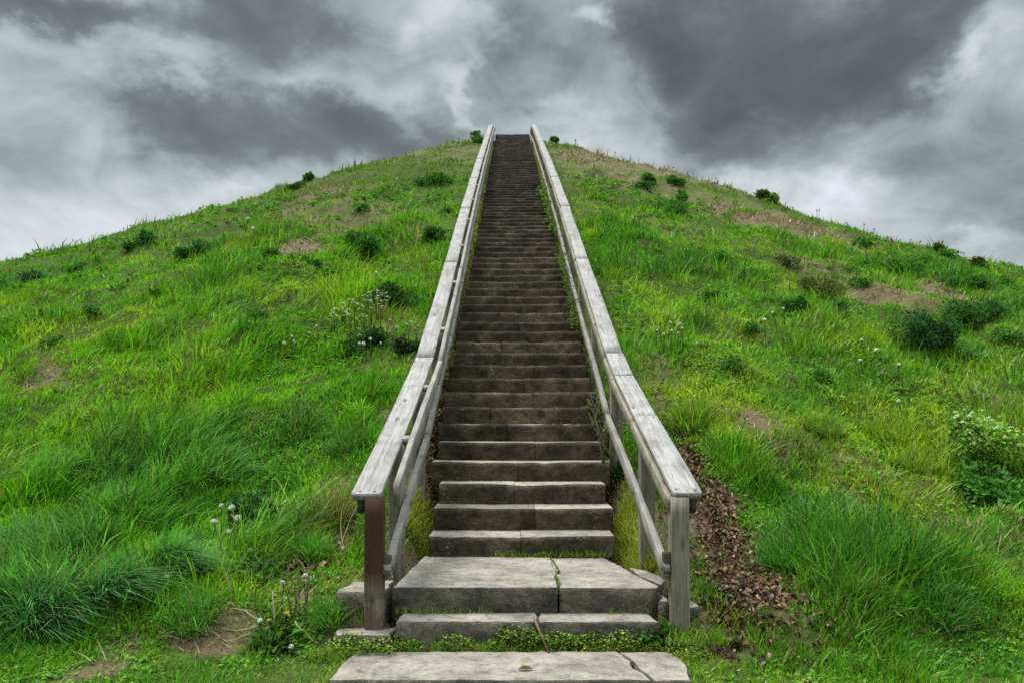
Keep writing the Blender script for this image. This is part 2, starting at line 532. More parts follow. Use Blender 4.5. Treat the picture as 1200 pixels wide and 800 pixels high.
gx = graded(-600, 600, 0, .09, 1.035, 5)
gy = graded(-600, 700, 7, .09, 1.03, 5)
GX, GY = np.meshgrid(gx, gy)
GZ = height(GX, GY)
dirt = field(DIRT, GX, GY, 1)
dry = field(DRY, GX, GY, 2)
gcol = np.zeros((*GX.shape, 3))
green = np.array([.060, .085, .018]); soil = np.array([.17, .118, .082]); straw = np.array([.24, .19, .11])
gcol[:] = green
gcol = gcol * (1 - .7 * dry[..., None]) + straw * .7 * dry[..., None]
bare = np.maximum(dirt, (np.abs(GX) < 1.25) * (GY > 4.4) * (GY < 36) * .8)
gcol = gcol * (1 - bare[..., None]) + soil * bare[..., None]
nv = GX.size; nx = len(gx); ny = len(gy)
ii, jj = np.meshgrid(np.arange(nx - 1), np.arange(ny - 1))
a = (jj * nx + ii).ravel()
T = np.concatenate([np.stack([a, a + 1, a + nx + 1], 1), np.stack([a, a + nx + 1, a + nx], 1)])
me = big_mesh('ground', np.stack([GX, GY, GZ], -1).reshape(-1, 3), T, gcol.reshape(-1, 3), M_GROUND)
tag(link('ground', me), 'grassy earth mound rising from level ground', kind='structure')


# ------------------------------------------------------------------ grass
def grow(count, d0, d1, p, seed):
    r = np.random.default_rng(seed)
    e = 2 - p
    u = r.random(count)
    D = (d0 ** e + u * (d1 ** e - d0 ** e)) ** (1 / e)
    t = r.uniform(-.80, .80, count)
    return CAMX + t * D, D


_rd = np.random.default_rng(91)
_dx, _dy = grow(330, 5.2, 40, 1.05, 92)
_dr = (.16 + .30 * _rd.random(330) ** 2) * (1 + .02 * _dy)


def DARKF(X, Y):
    """scattered denser, darker clumps in the meadow"""
    f = np.zeros(len(X))
    for x, y, r in zip(_dx, _dy, _dr):
        m = (np.abs(X - x) < r * 1.3) & (np.abs(Y - y) < r * 1.3)
        if m.any():
            d = np.hypot(X[m] - x, Y[m] - y) / r
            f[m] = np.maximum(f[m], 1 - sstep(.5, 1.25, d))
    return f


def grass_colours(X, Y, n):
    lush = field(LUSH, X, Y, 3); yel = field(YEL, X, Y, 4); blue = field(BLUE, X, Y, 5); dryf = field(DRY, X, Y, 2)
    base = np.array([.190, .430, .025]); cl = np.array([.090, .270, .024]); cy = np.array([.36, .53, .03]); co = np.array([.17, .22, .045]); cb = np.array([.15, .345, .115]); cd = np.array([.40, .33, .16])
    mott = fbm(X * .8, Y * .5, 31, 3)
    m2 = fbm(X * 2.6, Y * 2.0, 37, 2)
    w = np.clip((mott - .5) * 3.0, -1, 1) + np.clip((m2 - .5) * 1.6, -.6, .6)
    w = w - 1.1 * DARKF(X, Y)
    c = base[None] * np.ones((n, 1))
    yy = np.clip(yel + np.clip(w, 0, 1) * .45, 0, 1)[:, None]
    ll = np.clip(lush + np.clip(-w, 0, 1) * .65, 0, 1)[:, None]
    c = c * (1 - yy) + cy * yy
    c = c * (1 - ll) + cl * ll
    fo = (sstep(17, 30, Y) * .55 * np.clip(.35 + 1.3 * fbm(X * .35, Y * .3, 88, 2), 0, 1))[:, None]
    c = c * (1 - fo) + co * fo
    bb = (blue * .8)[:, None]
    c = c * (1 - bb) + cb * bb
    dd = ((rng.random(n) < dryf * .55) | (rng.random(n) < .035))[:, None]
    c = np.where(dd, cd * (.6 + .6 * rng.random((n, 1))), c)
    c = c * (1 + rng.normal(0, .13, (n, 1)))
    c[:, 0] *= 1 + rng.normal(0, .08, n)
    return np.clip(c, .004, .6), lush, yel, dryf, dd[:, 0], blue


GV, GT, GC, gn = [], [], [], 0
for (cnt, d0, d1, p, segs, seed, per) in ((340000, 3.5, 9.0, 1.3, 3, 1, 15), (230000, 9.0, 18.0, 1.35, 2, 2, 13), (170000, 18.0, 41.5, 1.4, 2, 3, 11)):
    # tufts: every tuft has its own height, colour, splay and lean; a third of the blades stand between them
    ntf = int(cnt * .70 / per)
    tx, ty = grow(ntf, d0, d1, p, seed)
    tall = np.exp(rng.normal(0, .42, ntf))
    clump = fbm(tx * 1.5, ty * 1.1, 71, 2)
    tall *= .55 + 1.15 * sstep(.42, .70, clump)
    trad = (.035 + .05 * rng.random(ntf)) * (1 + .06 * ty) * (.7 + .5 * tall)
    ttone = rng.normal(0, .32, ntf); thue = rng.normal(0, .11, ntf)
    tl = rng.normal(0, .22, (ntf, 2))
    idx = np.repeat(np.arange(ntf), per)
    m = len(idx)
    ang = rng.uniform(0, 2 * np.pi, m); rr = np.sqrt(rng.random(m))
    X1 = tx[idx] + trad[idx] * rr * np.cos(ang); Y1 = ty[idx] + trad[idx] * rr * np.sin(ang)
    X2, Y2 = grow(cnt - m, d0, d1, p, seed + 50)
    k2 = len(X2)
    X = np.concatenate([X1, X2]); Y = np.concatenate([Y1, Y2])
    tallb = np.concatenate([tall[idx], rng.uniform(.35, .75, k2)])
    tone = np.concatenate([ttone[idx], rng.normal(0, .2, k2)])
    hue = np.concatenate([thue[idx], rng.normal(0, .16, k2)])
    spl = np.concatenate([np.stack([np.cos(ang), np.sin(ang)], 1) * (rr * .55)[:, None] + tl[idx], rng.normal(0, .35, (k2, 2))])
    cov = coverage(X, Y)
    dirtf = field(DIRT, X, Y, 1)
    keep = (rng.random(len(X)) < cov * (1 - .93 * dirtf))
    X, Y, tallb, tone, hue, spl, dirtf = X[keep], Y[keep], tallb[keep], tone[keep], hue[keep], spl[keep], dirtf[keep]
    n = len(X)
    c, lush, yel, dryf, isdry, blue = grass_colours(X, Y, n)
    c = c * np.clip(1 + tone - .10 * (tallb - .8), .4, 1.9)[:, None]
    c[:, 0] *= np.clip(1 + hue, .5, 1.6)
    z = height(X, Y)
    darkf = DARKF(X, Y)
    L = .096 * tallb * (1 + .8 * darkf)
    L *= 1 + .55 * lush + .25 * blue - .45 * dryf
    # shorter round the bare places, mown short on the level in front
    L *= 1 - .6 * np.clip(field(DIRT_NEAR, X, Y, 1), 0, 1)
    hill = sstep(4.35, 5.6, Y + .22 * np.abs(X) * (X < 0) + .05 * np.abs(X) * (X > 0))
    L *= .36 + .64 * hill
    near = 1 - sstep(1.0, 1.9, np.abs(X))
    L *= 1 - .45 * near
    L *= rng.uniform(.55, 1.25, n)
    L *= 1 - .32 * sstep(16, 26, Y)
    L = np.minimum(L, .46)
    W = (.0082 - .0018 * sstep(6, 14, Y)) * (Y / 4.2) ** .85 * rng.uniform(.7, 1.4, n) * (1 + .35 * lush)
    wang = -.55 + 1.6 * (fbm(X * .5, Y * .5, 61, 2) - .5) * 2
    wst = (.10 + .62 * fbm(X * .9, Y * .9, 66, 2)) * np.where(X < 0, 1.0, .45) * (1 + .8 * blue) * (1 - .6 * sstep(7, 16, Y))
    lean = np.stack([np.cos(wang), np.sin(wang)], 1) * wst[:, None] + spl + rng.normal(0, .16, (n, 2))
    V, T_, C_ = blades(np.stack([X, Y, z - .01], 1), L, W, lean, rng.uniform(.4, 1.1, n), np.clip(c, .004, .6), None, segs,
                       np.clip(c * np.array([1.15, 1.06, 1.0]), 0, .7))
    GV.append(V); GT.append(T_ + gn); GC.append(C_); gn += len(V)
me = big_mesh('grass', np.concatenate(GV), np.concatenate(GT), np.concatenate(GC), M_GRASS)
tag(link('grass', me), 'long green grass covering the slopes of the mound', 'grass', kind='stuff')
del GV, GT, GC


# ------------------------------------------------------------------ stonework
def rough_block(geo, x0, x1, y0, y1, z0, z1, amp=.010, st=.05, seed=0, col=(1, 1, 1), tread=None):
    """a weathered stone: lofted along x, its front face (low y) worn and uneven. Riser and tread faces go to two Geos."""
    n = max(3, int((x1 - x0) / st) + 1)
    xs = np.linspace(x0, x1, n)
    h = z1 - z0
    prof = [(0, 0), (0, .30), (0, .55), (0, .80), (.006, .93), (.022, 1.0)]
    rows = []
    for k, (py, pz) in enumerate(prof):
        w = (fbm(xs * 7 + seed * 3.1, np.full(n, pz * 2.2 + seed), 7, 3) - .5) * 2 * amp
        chip = np.maximum(0, vn(xs * 9 + seed * 1.7, np.full(n, seed * .77), 9) - .72) * .12 * (pz > .75)
        lip = -.008 if pz > .55 else 0
        zz = z0 + h * pz + (vn(xs * 5 + seed, np.full(n, seed * 2.3), 4) - .5) * amp * .9 * (pz > .7) - chip * .25
        rows.append(np.stack([xs, y0 + py + w + lip + chip, zz], 1))
    wear = -.008 * np.exp(-(xs / .42) ** 2)
    rows[-1][:, 2] += wear; rows[-2][:, 2] += wear * .7
    top = [np.stack([xs, np.full(n, y0 + .12), np.full(n, z1) + wear + (vn(xs * 5 + seed, np.full(n, 1.), 4) - .5) * .008], 1),
           np.stack([xs, np.full(n, y1), np.full(n, z1)], 1),
           np.stack([xs, np.full(n, y1), np.full(n, z0)], 1)]
    def loft(rs):
        V = np.stack(rs, 1); m = len(rs)
        T = []
        for i in range(n - 1):
            for k in range(m - 1):
                p = i * m + k; q = p + m
                T += [(p, q, q + 1), (p, q + 1, p + 1)]
        return V.reshape(-1, 3), np.array(T)
    Vf, Tf = loft(rows)
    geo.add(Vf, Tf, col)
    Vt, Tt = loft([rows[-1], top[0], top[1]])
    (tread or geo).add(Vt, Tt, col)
    Vb, Tb = loft([top[1], top[2]])
    geo.add(Vb, Tb, col)
    # end caps
    for e in (0, -1):
        ring = [r[e] for r in rows] + [top[0][e], top[1][e], top[2][e]]
        m = len(ring)
        T = [(0, k, k + 1) if e == -1 else (0, k + 1, k) for k in range(1, m - 1)]
        geo.add(np.array(ring), T, col)


def two_mat_mesh(name, ga, ma, gb, mb, origin):
    V = np.concatenate(ga.V + gb.V) - np.array(origin)
    Ta = np.concatenate(ga.T); Tb = np.concatenate(gb.T) + ga.n
    me = big_mesh(name, V, np.concatenate([Ta, Tb]), np.concatenate(ga.C + gb.C), ma, smooth=False)
    me.materials.append(mb)
    idx = np.zeros(len(Ta) + len(Tb), np.int32); idx[len(Ta):] = 1
    me.polygons.foreach_set('material_index', idx[:len(me.polygons)])
    return me


ST0 = (0, 4.62, 0)
stairs = empty('stone_staircase', ST0, 'long straight flight of weathered stone steps climbing the grassy mound', 'staircase')
rs = random.Random(4)
for i in range(N_STEP):
    y0 = 6.0 + STEP_D * i
    z1 = float(nose(y0))
    half = .715 if i < 3 else (.80 if i < 18 else .75)
    xa = -half + rs.uniform(-.02, .02); xb = half + rs.uniform(-.02, .02)
    ga, gb = Geo(), Geo()
    cuts = [xa]
    nb = rs.choice([2, 2, 3]) if i < 30 else rs.choice([2, 3])
    for k in range(1, nb):
        cuts.append(xa + (xb - xa) * (k / nb + rs.uniform(-.1, .1)))
    cuts.append(xb)
    for k in range(nb):
        dy = rs.uniform(-.005, .005); dz = rs.uniform(-.005, .003)
        v = rs.uniform(.66, 1.32) * (1 - .42 * min(1, max(0, (i - 18) / 26)))
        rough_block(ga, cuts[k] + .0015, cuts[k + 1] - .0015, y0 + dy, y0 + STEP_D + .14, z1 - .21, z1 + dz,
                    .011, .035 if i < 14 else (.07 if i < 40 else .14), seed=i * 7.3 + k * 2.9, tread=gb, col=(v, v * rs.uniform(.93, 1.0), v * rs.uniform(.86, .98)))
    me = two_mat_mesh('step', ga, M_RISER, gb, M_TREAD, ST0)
    link('step', me, stairs)


def slab_poly(geo_top, geo_side, outline, z0, z1, jit=.008, sub=.06, chamfer=.012, seed=1):
    r = random.Random(seed)
    pts = []
    m = len(outline)
    for k in range(m):
        a = np.array(outline[k], float); b = np.array(outline[(k + 1) % m], float)
        L = np.linalg.norm(b - a); n = max(1, int(L / sub))
        for q in range(n):
            p = a + (b - a) * q / n
            pts.append(p + np.array([r.uniform(-jit, jit), r.uniform(-jit, jit)]))
    pts = np.array(pts); n = len(pts)
    cen = pts.mean(0)
    nxt = np.roll(pts, -1, 0) - np.roll(pts, 1, 0)
    nor = np.stack([nxt[:, 1], -nxt[:, 0]], 1); nor /= np.linalg.norm(nor, axis=1, keepdims=True)
    if (nor * (pts - cen)).sum() < 0:
        nor = -nor; flip = True
    else:
        flip = False
    inn = pts - nor * chamfer
    wob = np.array([r.uniform(-.004, .004) for _ in range(n)])
    mid = pts + nor * np.array([[r.uniform(-.005, .003)] for _ in range(n)])
    rings = [np.c_[pts - nor * .002, np.full(n, z0)], np.c_[mid, np.full(n, (z0 + z1) / 2)], np.c_[pts, z1 - chamfer * .8 + wob], np.c_[inn, z1 + wob * .4]]
    V = np.concatenate(rings)
    T = []
    for k in range(3):
        for q in range(n):
            a = k * n + q; b = k * n + (q + 1) % n
            t1, t2 = (a, b, b + n), (a, b + n, a + n)
            T += [t1[::-1], t2[::-1]] if flip else [t1, t2]
    geo_side.add(V, T, (1, 1, 1))
    # top fan through an inner ring
    inn2 = cen + (inn - cen) * .5
    V = np.concatenate([rings[3], np.c_[inn2, np.full(n, z1)], [[cen[0], cen[1], z1]]])
    T = []
    for q in range(n):
        b = (q + 1) % n
        t = [(q, b, b + n), (q, b + n, q + n), (q + n, b + n, 2 * n)]
        T += [x[::-1] for x in t] if flip else t
    geo_top.add(V, T, (1, 1, 1))


def slab_part(name, outlines, z0, z1, parent=None, origin=ST0, mt=None, jit=.008, seed=1, chamfer=.012):
    gt, gs = Geo(), Geo()
    for k, o in enumerate(outlines):
        slab_poly(gt, gs, o, z0, z1 - .003 * k, jit, seed=seed + k, chamfer=chamfer)
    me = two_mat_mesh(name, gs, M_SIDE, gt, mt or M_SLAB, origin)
    return link(name, me, parent, None if parent is not None else origin)


slab_part('landing', [[(-.83, 4.84), (.195, 4.845), (.20, 5.2), (.235, 5.45), (.20, 6.03), (-.76, 6.03), (-.80, 5.4)],
                      [(.200, 4.848), (.80, 4.84), (.83, 4.90), (.74, 5.28), (.211, 5.32), (.205, 5.2)],
                      [(.24, 5.327), (.738, 5.286), (.70, 5.62), (.60, 6.03), (.205, 6.03), (.24, 5.45)],
                      [(.765, 5.26), (.855, 4.97), (.93, 5.15), (.86, 5.45), (.74, 5.60)]], .17, .36, stairs, seed=5, jit=.0035, chamfer=.007)
slab_part('bottom_step', [[(-.78, 4.62), (.06, 4.615), (.068, 4.86), (-.77, 4.86)], [(.066, 4.617), (.78, 4.625), (.76, 4.86), (.072, 4.86)]],
          -.02, .205, stairs, seed=15)

o = slab_part('paving_slab', [[(-1.04, 4.03), (.63, 4.03), (.61, 4.14), (.575, 4.24), (.57, 4.36), (.525, 4.56), (-1.01, 4.555), (-1.03, 4.3)],
                              [(.634, 4.03), (.83, 4.035), (.865, 4.3), (.84, 4.555), (.529, 4.56), (.574, 4.37), (.579, 4.245), (.614, 4.145)]],
              -.10, .05, None, (-.1, 4.3, 0), seed=25)
tag(o, 'cracked pale paving slab lying in the lawn before the first step', 'paving slab')
o = slab_part('edging_stone', [[(-1.17, 4.80), (-.985, 4.78), (-.865, 4.80), (-.86, 5.15), (-1.12, 5.12)]], .12, .345, None, (-1.0, 4.9, .12), jit=.014, seed=33)
tag(o, 'raised dark edging stone beside the brown painted post', 'stone')
o = slab_part('edging_stone', [[(-1.12, 4.57), (-.80, 4.56), (-.79, 4.74), (-1.14, 4.73)]], .02, .140, None, (-1.0, 4.6, .02), jit=.016, seed=37)
tag(o, 'low mossy pale stone at the left end of the bottom step', 'stone')
o = slab_part('edging_stone', [[(.985, 4.78), (1.08, 4.80), (1.06, 4.97), (.99, 5.02)]], .08, .25, None, (1.05, 4.85, .1), jit=.02, seed=41)
tag(o, 'small broken stone against the foot of the right bare wood post', 'stone')
o = slab_part('edging_stone', [[(.82, 4.79), (.875, 4.77), (.865, 5.0), (.84, 4.95)]], .10, .29, None, (.84, 4.85, .1), jit=.02, seed=43)
tag(o, 'narrow broken stone wedged between the landing and the right post', 'stone')


# ------------------------------------------------------------------ handrails
_CD = [4.5, 4.74, 7.7, 8.35, 10.2, 12.7, 16.3, 22.6, 30, 35.2, 36.6, 37.6]
_CZ = [-.465, -.381, .60, .905, 1.77, 3.04, 4.80, 7.76, 11.15, 13.52, 13.98, 14.02]


def capz(D):
    return np.interp(D, _CD, _CZ) + CAMZ


def board_mesh(name, L, w, h, mat, bev=.006, nseg=10, seed=0, round_end=0):
    """a board along local +x, from 0 to L, slightly warped, with eased edges"""
    r = random.Random(seed)
    e = bev
    ring = [(-w / 2 + e, -h / 2), (w / 2 - e, -h / 2), (w / 2, -h / 2 + e), (w / 2, h / 2 - e), (w / 2 - e, h / 2), (0, h / 2 - .0015), (-w / 2 + e, h / 2), (-w / 2, h / 2 - e), (-w / 2, -h / 2 + e)]
    xs = [0] + [L * (k + r.uniform(-.2, .2)) / nseg for k in range(1, nseg)] + [L]
    if round_end:
        xs = [0, .006, .018, .04] + [x for x in xs if x > .06]
    V = []; m = len(ring)
    ph = r.uniform(0, 6); am = r.uniform(-.004, .004)
    for x in xs:
        f = 1.0
        if round_end and x < .045:
            f = 1 - round_end * (1 - min(1, x / .045)) ** 2
        by = math.sin(x * 1.7 + ph) * .003; bz = am * math.sin(math.pi * x / L)
        for (y, z) in ring:
            V.append((x, y * f + by + r.uniform(-.0012, .0012), z + bz + r.uniform(-.0008, .0008)))
    T = []
    for i in range(len(xs) - 1):
        for k in range(m):
            p = i * m + k; q = i * m + (k + 1) % m
            T += [(p, q + m, q), (p, p + m, q + m)]
    for k in range(1, m - 1):
        T.append((0, k, k + 1)); b = (len(xs) - 1) * m; T.append((b, b + k + 1, b + k))
    me = big_mesh(name, np.array(V), np.array(T), None, mat, smooth=False)
    return me


def place_board(name, p0, p1, w, h, mat, parent, seed=0, bev=.006, round_end=0, nseg=10):
    """board from p0 to p1 (world), its local y horizontal"""
    a = Vector(p0); b = Vector(p1)
    x = (b - a); L = x.length; x.normalize()
    y = Vector((0, 0, 1)).cross(x)
    if y.length < .05:
        y = Vector((0, 1, 0))
    y.normalize(); z = x.cross(y)
    me = board_mesh(name, L, w, h, mat, bev, nseg, seed, round_end)
    o = link(name, me, parent)
    m = Matrix((x, y, z)).transposed().to_4x4()
    m.translation = a - parent.location
    o.matrix_local = m
    return o


def bolt(parent, x, y, z, side):
    g = Geo()
    th = np.linspace(0, 2 * np.pi, 9)[:-1]
    ring0 = np.stack([np.full(8, x), y + .012 * np.cos(th), z + .012 * np.sin(th)], 1)
    ring1 = ring0 + np.array([side * .008, 0, 0])
    V = np.concatenate([ring0, ring1, [[x + side * .010, y, z]]])
    T = []
    for k in range(8):
        q = (k + 1) % 8
        T += [(k, q, q + 8), (k, q + 8, k + 8), (k + 8, q + 8, 16)]
    g.add(V, T, (.12, .11, .10))
    g.build('bolt', M_DEAD, parent, tuple(parent.location))


def handrail(side, label, cap_breaks, posts, first_mat):
    root = empty('wooden_handrail', (side * .915, 4.73, .15), label, 'handrail', 'handrails of the mound stairs')
    s = side
    k = 0
    for j, D in enumerate(posts):
        zt = float(capz(D)) - .028
        zb = float(height(s * .915, D)) - .25
        mat = first_mat if j == 0 else M_POST
        wd = .11 if j < 4 else .10
        place_board('post', (s * .915 + random.uniform(-.004, .004), D, zb), (s * .915, D, zt - (.02 if j else .012)), wd, wd, mat, root, seed=j + 50 * (s > 0), bev=.008)
    xs_cap = s * .962
    for j in range(len(cap_breaks) - 1):
        a, b = cap_breaks[j], cap_breaks[j + 1]
        dz = random.uniform(-.004, .004)
        cap = place_board('cap_board', (xs_cap, a + .002, float(capz(a)) - .02 + dz), (xs_cap, b - .002, float(capz(b)) - .02 + dz), .178, .042, M_CAP, root,
                    seed=100 + j + 30 * (s > 0), bev=.006, round_end=.10 if j == 0 else 0, nseg=14)
        if j < 7:
            L = max(v.co.x for v in cap.data.vertices)
            for nx_ in (.045, L - .045):
                for ny_ in (-.045, .05):
                    th = np.linspace(0, 2 * np.pi, 9)[:-1]; rr = .0065 + .00035 * a
                    jx, jy = random.uniform(-.012, .012), random.uniform(-.012, .012)
                    ring = np.stack([nx_ + jx + rr * np.cos(th), ny_ + jy + rr * np.sin(th), np.full(8, .0222)], 1)
                    gq = Geo(); gq.add(np.concatenate([ring, [[nx_ + jx, ny_ + jy, .0232]]]), [(q, (q + 1) % 8, 8) for q in range(8)], (.055, .035, .025))
                    link('nail', gq.mesh('nail', M_DEAD), cap)
    # support beam under the outer edge of the cap
    for j in range(len(cap_breaks) - 1):
        a, b = cap_breaks[j] + (.03 if j == 0 else 0), cap_breaks[j + 1]
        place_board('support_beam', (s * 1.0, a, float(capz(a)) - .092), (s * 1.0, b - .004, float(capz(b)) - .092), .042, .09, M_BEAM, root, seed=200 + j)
    # boards on the inner face of the posts
    xin = s * .838
    lows = [4.70] + [posts[2] + .02] + list(np.arange(posts[2] + 3.4, 34.5, 3.6)) + [36.3]
    for j in range(len(lows) - 1):
        a, b = lows[j], lows[j + 1]
        xo = s * .004 * (j % 2)
        place_board('lower_rail', (xin + xo, a + .003, float(capz(a)) - .44 - .035), (xin + xo, b - .003, float(capz(b)) - .44 - .035), .042, .092, M_RAIL, root, seed=300 + j + 40 * (s > 0), nseg=14, bev=.0018)
    if s < 0:
        up = [4.86, posts[2] + .9] + list(np.arange(posts[2] + 4.2, 34.5, 3.6)) + [36.4]
        for j in range(len(up) - 1):
            a, b = up[j], up[j + 1]
            place_board('upper_rail', (-.806, a + .003, float(capz(a)) - .085), (-.806, b - .003, float(capz(b)) - .085), .040, .14, M_RAIL, root, seed=400 + j, nseg=14, bev=.0018)
        for D in posts[1:12]:
            place_board('spacer_block', (-.862, D - .02, float(capz(D)) - .03), (-.862, D + .05, float(capz(D + .07)) - .03), .072, .05, M_RAIL, root, seed=int(D * 10))
    else:
        for j in range(len(cap_breaks) - 1):
            a, b = cap_breaks[j] + (.02 if j == 0 else 0), cap_breaks[j + 1]
            place_board('upper_rail', (.862, a + .003, float(capz(a)) - .085), (.862, b - .003, float(capz(b)) - .085), .034, .086, M_POST, root, seed=400 + j, nseg=14)
    if s > 0:
        place_board('cleat', (.842, 4.725, .47), (.842, 4.735, .60), .05, .06, M_BEAM, root, seed=9)
    else:
        place_board('cleat', (-.842, 4.725, .46), (-.842, 4.735, .58), .05, .06, M_BEAM, root, seed=8)
    for D in posts[:5]:
        bolt(root, s * .818, D, float(capz(D)) - .47, -s)
    return root


left_posts = [4.74, 5.66, 6.98] + list(np.arange(8.75, 35.6, 1.78)) + [36.3]
right_posts = [4.74, 5.84, 7.55] + list(np.arange(9.3, 35.6, 1.78)) + [36.3]
handrail(-1, 'weathered grey wooden handrail whose front post is painted dark brown', [4.70, 7.92, 11.4, 15.0, 18.6, 22.2, 25.8, 29.4, 33.0, 35.2, 36.6], left_posts, M_PAINT)
handrail(1, 'weathered grey wooden handrail whose front post is bare mossy wood', [4.70, 6.16, 7.35, 8.02, 11.6, 15.2, 18.8, 22.4, 26.0, 29.6, 33.2, 35.2, 36.6, 37.4], right_posts, M_POST)

# ------------------------------------------------------------------ plants
DK = (.055, .155, .030); MID = (.08, .20, .03); BRI = (.19, .33, .035); BLU = (.075, .20, .085); OLV = (.13, .15, .06)


SPR = []


def bush(px, py, rpx, hpx, col, label, name='weed_bush', cat='bush', leaf=None, dens=1.0, group=None, lobes=6, flower=None, seed=0):
    r = np.random.default_rng(1000 + int(px * 3 + py))
    X, Y, Z = unproject(px, py)
    R = rpx * Y / F; H = hpx * Y / F
    root = empty(name, (X, Y, Z), label, cat, group)
    ls = leaf or max(.036, 3.2 * Y / F)
    n = int(min(3600, max(160, 4.2 * dens * (R * 2) * (H * 1.4) / (ls * ls * .35))))
    cs = []
    for k in range(lobes):
        a = r.uniform(0, 2 * np.pi); d = R * math.sqrt(r.random()) * .78
        rr = R * r.uniform(.30, .52)
        zc = H * r.uniform(.28, .80) * (1 - .45 * (d / R) ** 2)
        cs.append((d * math.cos(a), d * math.sin(a), zc, rr, min(rr * .9, H * r.uniform(.26, .42))))
    pick = r.integers(0, lobes, n)
    u = r.normal(size=(n, 3)); u /= np.linalg.norm(u, axis=1, keepdims=True)
    rad = r.uniform(.2, 1.05, n) ** .5
    rag = r.random(n) < .34
    rad[rag] *= r.uniform(1.0, 1.55, rag.sum())
    C = np.array(cs)[pick]
    P = np.stack([C[:, 0] + u[:, 0] * rad * C[:, 3], C[:, 1] + u[:, 1] * rad * C[:, 3], C[:, 2] + u[:, 2] * rad * C[:, 4]], 1)
    P[:, 2] = np.maximum(P[:, 2], .01 + 0 * P[:, 2])
    gz = height(P[:, 0] + X, P[:, 1] + Y) - Z
    P[:, 2] = np.maximum(P[:, 2] + .5 * gz, gz + .01)
    tone = fbm(P[:, 0] / R * 2.2 + px, P[:, 2] / R * 2.2 + py, 3, 2)
    col_ = np.array(col)[None] * (.45 + 1.15 * tone[:, None]) * np.clip(1 + r.normal(0, .34, (n, 1)), .3, 2)
    col_[:, 0] *= 1 + r.normal(0, .15, n)
    d = u * .8 + r.normal(0, .5, (n, 3)) + np.array([0, 0, .35])
    g = Geo()
    g.add(*leaves(P + np.array([X, Y, Z]), ls * r.uniform(.6, 1.3, n), np.clip(col_, .004, .6), d, .6))
    g.build('foliage', M_LEAF, root, (X, Y, Z))
    g = Geo()
    for k in range(lobes):
        b = np.array([X + r.normal(0, R * .1), Y + r.normal(0, R * .1), Z - .03])
        e = np.array([X, Y, Z]) + np.array(cs[k][:3]) + np.array([0, 0, cs[k][4] * .6])
        m = (b + e) / 2 + np.array([0, 0, .08 * H])
        for q in range(3):
            sp = e + np.array([r.normal(0, R * .35), r.normal(0, R * .35), abs(r.normal(0, H * .22))])
            g.add(*tube([m, (m + sp) / 2, sp], [.005 * ls / .045, .004 * ls / .045, .002], (.085, .12, .04), 4))
        g.add(*tube([b, m, e], [.010 * ls / .045, .007 * ls / .045, .003], (.075, .085, .035)))
    g.build('stem', M_LEAF, root, (X, Y, Z))
    SPR.append((X, Y, R, H))
    if flower:
        g = Geo()
        m = int(n * .10)
        idx = r.choice(n, m, replace=False)
        idx = idx[np.argsort(-P[idx, 2])][:max(14, m // 2)]
        Pf = P[idx] + np.array([X, Y, Z + ls * .4])
        for q in range(4):
            dd = r.normal(size=(len(Pf), 3)); dd[:, 2] = np.abs(dd[:, 2])
            g.add(*leaves(Pf, ls * .55, vary(flower, len(Pf), .12, .03), dd, .8))
        g.build('blossom', M_FLOWER, root, (X, Y, Z))
    return root


def tussock(px, py, rpx, hpx, col, label, n=420, spread=.35, lean=(0, 0), wid=1.0, tip=1.15, group=None, name='grass_tussock', cat='grass clump', bend=1.0):
    r = np.random.default_rng(500 + int(px * 3 + py))
    X, Y, Z = unproject(px, py)
    R = rpx * Y / F; H = hpx * Y / F
    a = r.uniform(0, 2 * np.pi, n); d = R * .62 * np.sqrt(r.random(n))
    x = X + d * np.cos(a); y = Y + d * np.sin(a) * .9
    P = np.stack([x, y, height(x, y) - .015], 1)
    out = np.stack([np.cos(a), np.sin(a)], 1) * (d / R)[:, None] * spread * 1.6 + r.normal(0, .34, (n, 2)) + np.array(lean) * r.uniform(.35, 1.25, (n, 1))
    L = H * r.uniform(.35, 1.12, n) * (1.05 - .3 * (d / R)) / max(.55, 1 - .35 * math.hypot(*lean))
    W = np.maximum(.0055, 1.5 * Y / F) * wid * r.uniform(.7, 1.3, n)
    c = vary(np.array(col) * 1.4, n, .25, .15)
    dead = r.random(n) < .09
    c[dead] = np.array((.34, .28, .14)) * r.uniform(.6, 1.2, (dead.sum(), 1))
    kink = r.random(n) < .18
    out[kink] += r.normal(0, .7, (kink.sum(), 2))
    W[kink] *= r.uniform(.6, 1.5, kink.sum())
    V = blades(P, L, W, out, r.uniform(.5, 1.3, n) * bend, c, r.uniform(0, 6.28, n), 4, np.clip(c * tip, 0, .6))
    g = Geo(); g.add(*V)
    o = g.build(name, M_GRASS, None, (X, Y, Z))
    return tag(o, label, cat, group)


def puff(g, c, R, col, r, detail):
    """a round seed head: a small core with many fine hairs ending in tufts"""
    n = detail
    k = np.arange(n) + .5
    ph = np.arccos(1 - 2 * k / n); th = np.pi * (1 + 5 ** .5) * k
    d = np.stack([np.cos(th) * np.sin(ph), np.sin(th) * np.sin(ph), np.cos(ph)], 1) + r.normal(0, .06, (n, 3))
    s = np.cross(d, r.normal(size=(n, 3))); s /= np.linalg.norm(s, axis=1, keepdims=True)
    t = np.cross(d, s)
    w = R * 2.5 / math.sqrt(n)
    tipc = c + d * R
    V = np.stack([c + d * R * .12, tipc + s * w, tipc - s * w * .5 + t * w * .87, tipc - s * w * .5 - t * w * .87], 1)
    tri = np.array([(1, 2, 3), (0, 1, 2), (0, 2, 3)])
    T = (np.arange(n) * 4)[:, None, None] + tri[None]
    g.add(V.reshape(-1, 3), T.reshape(-1, 3), col)


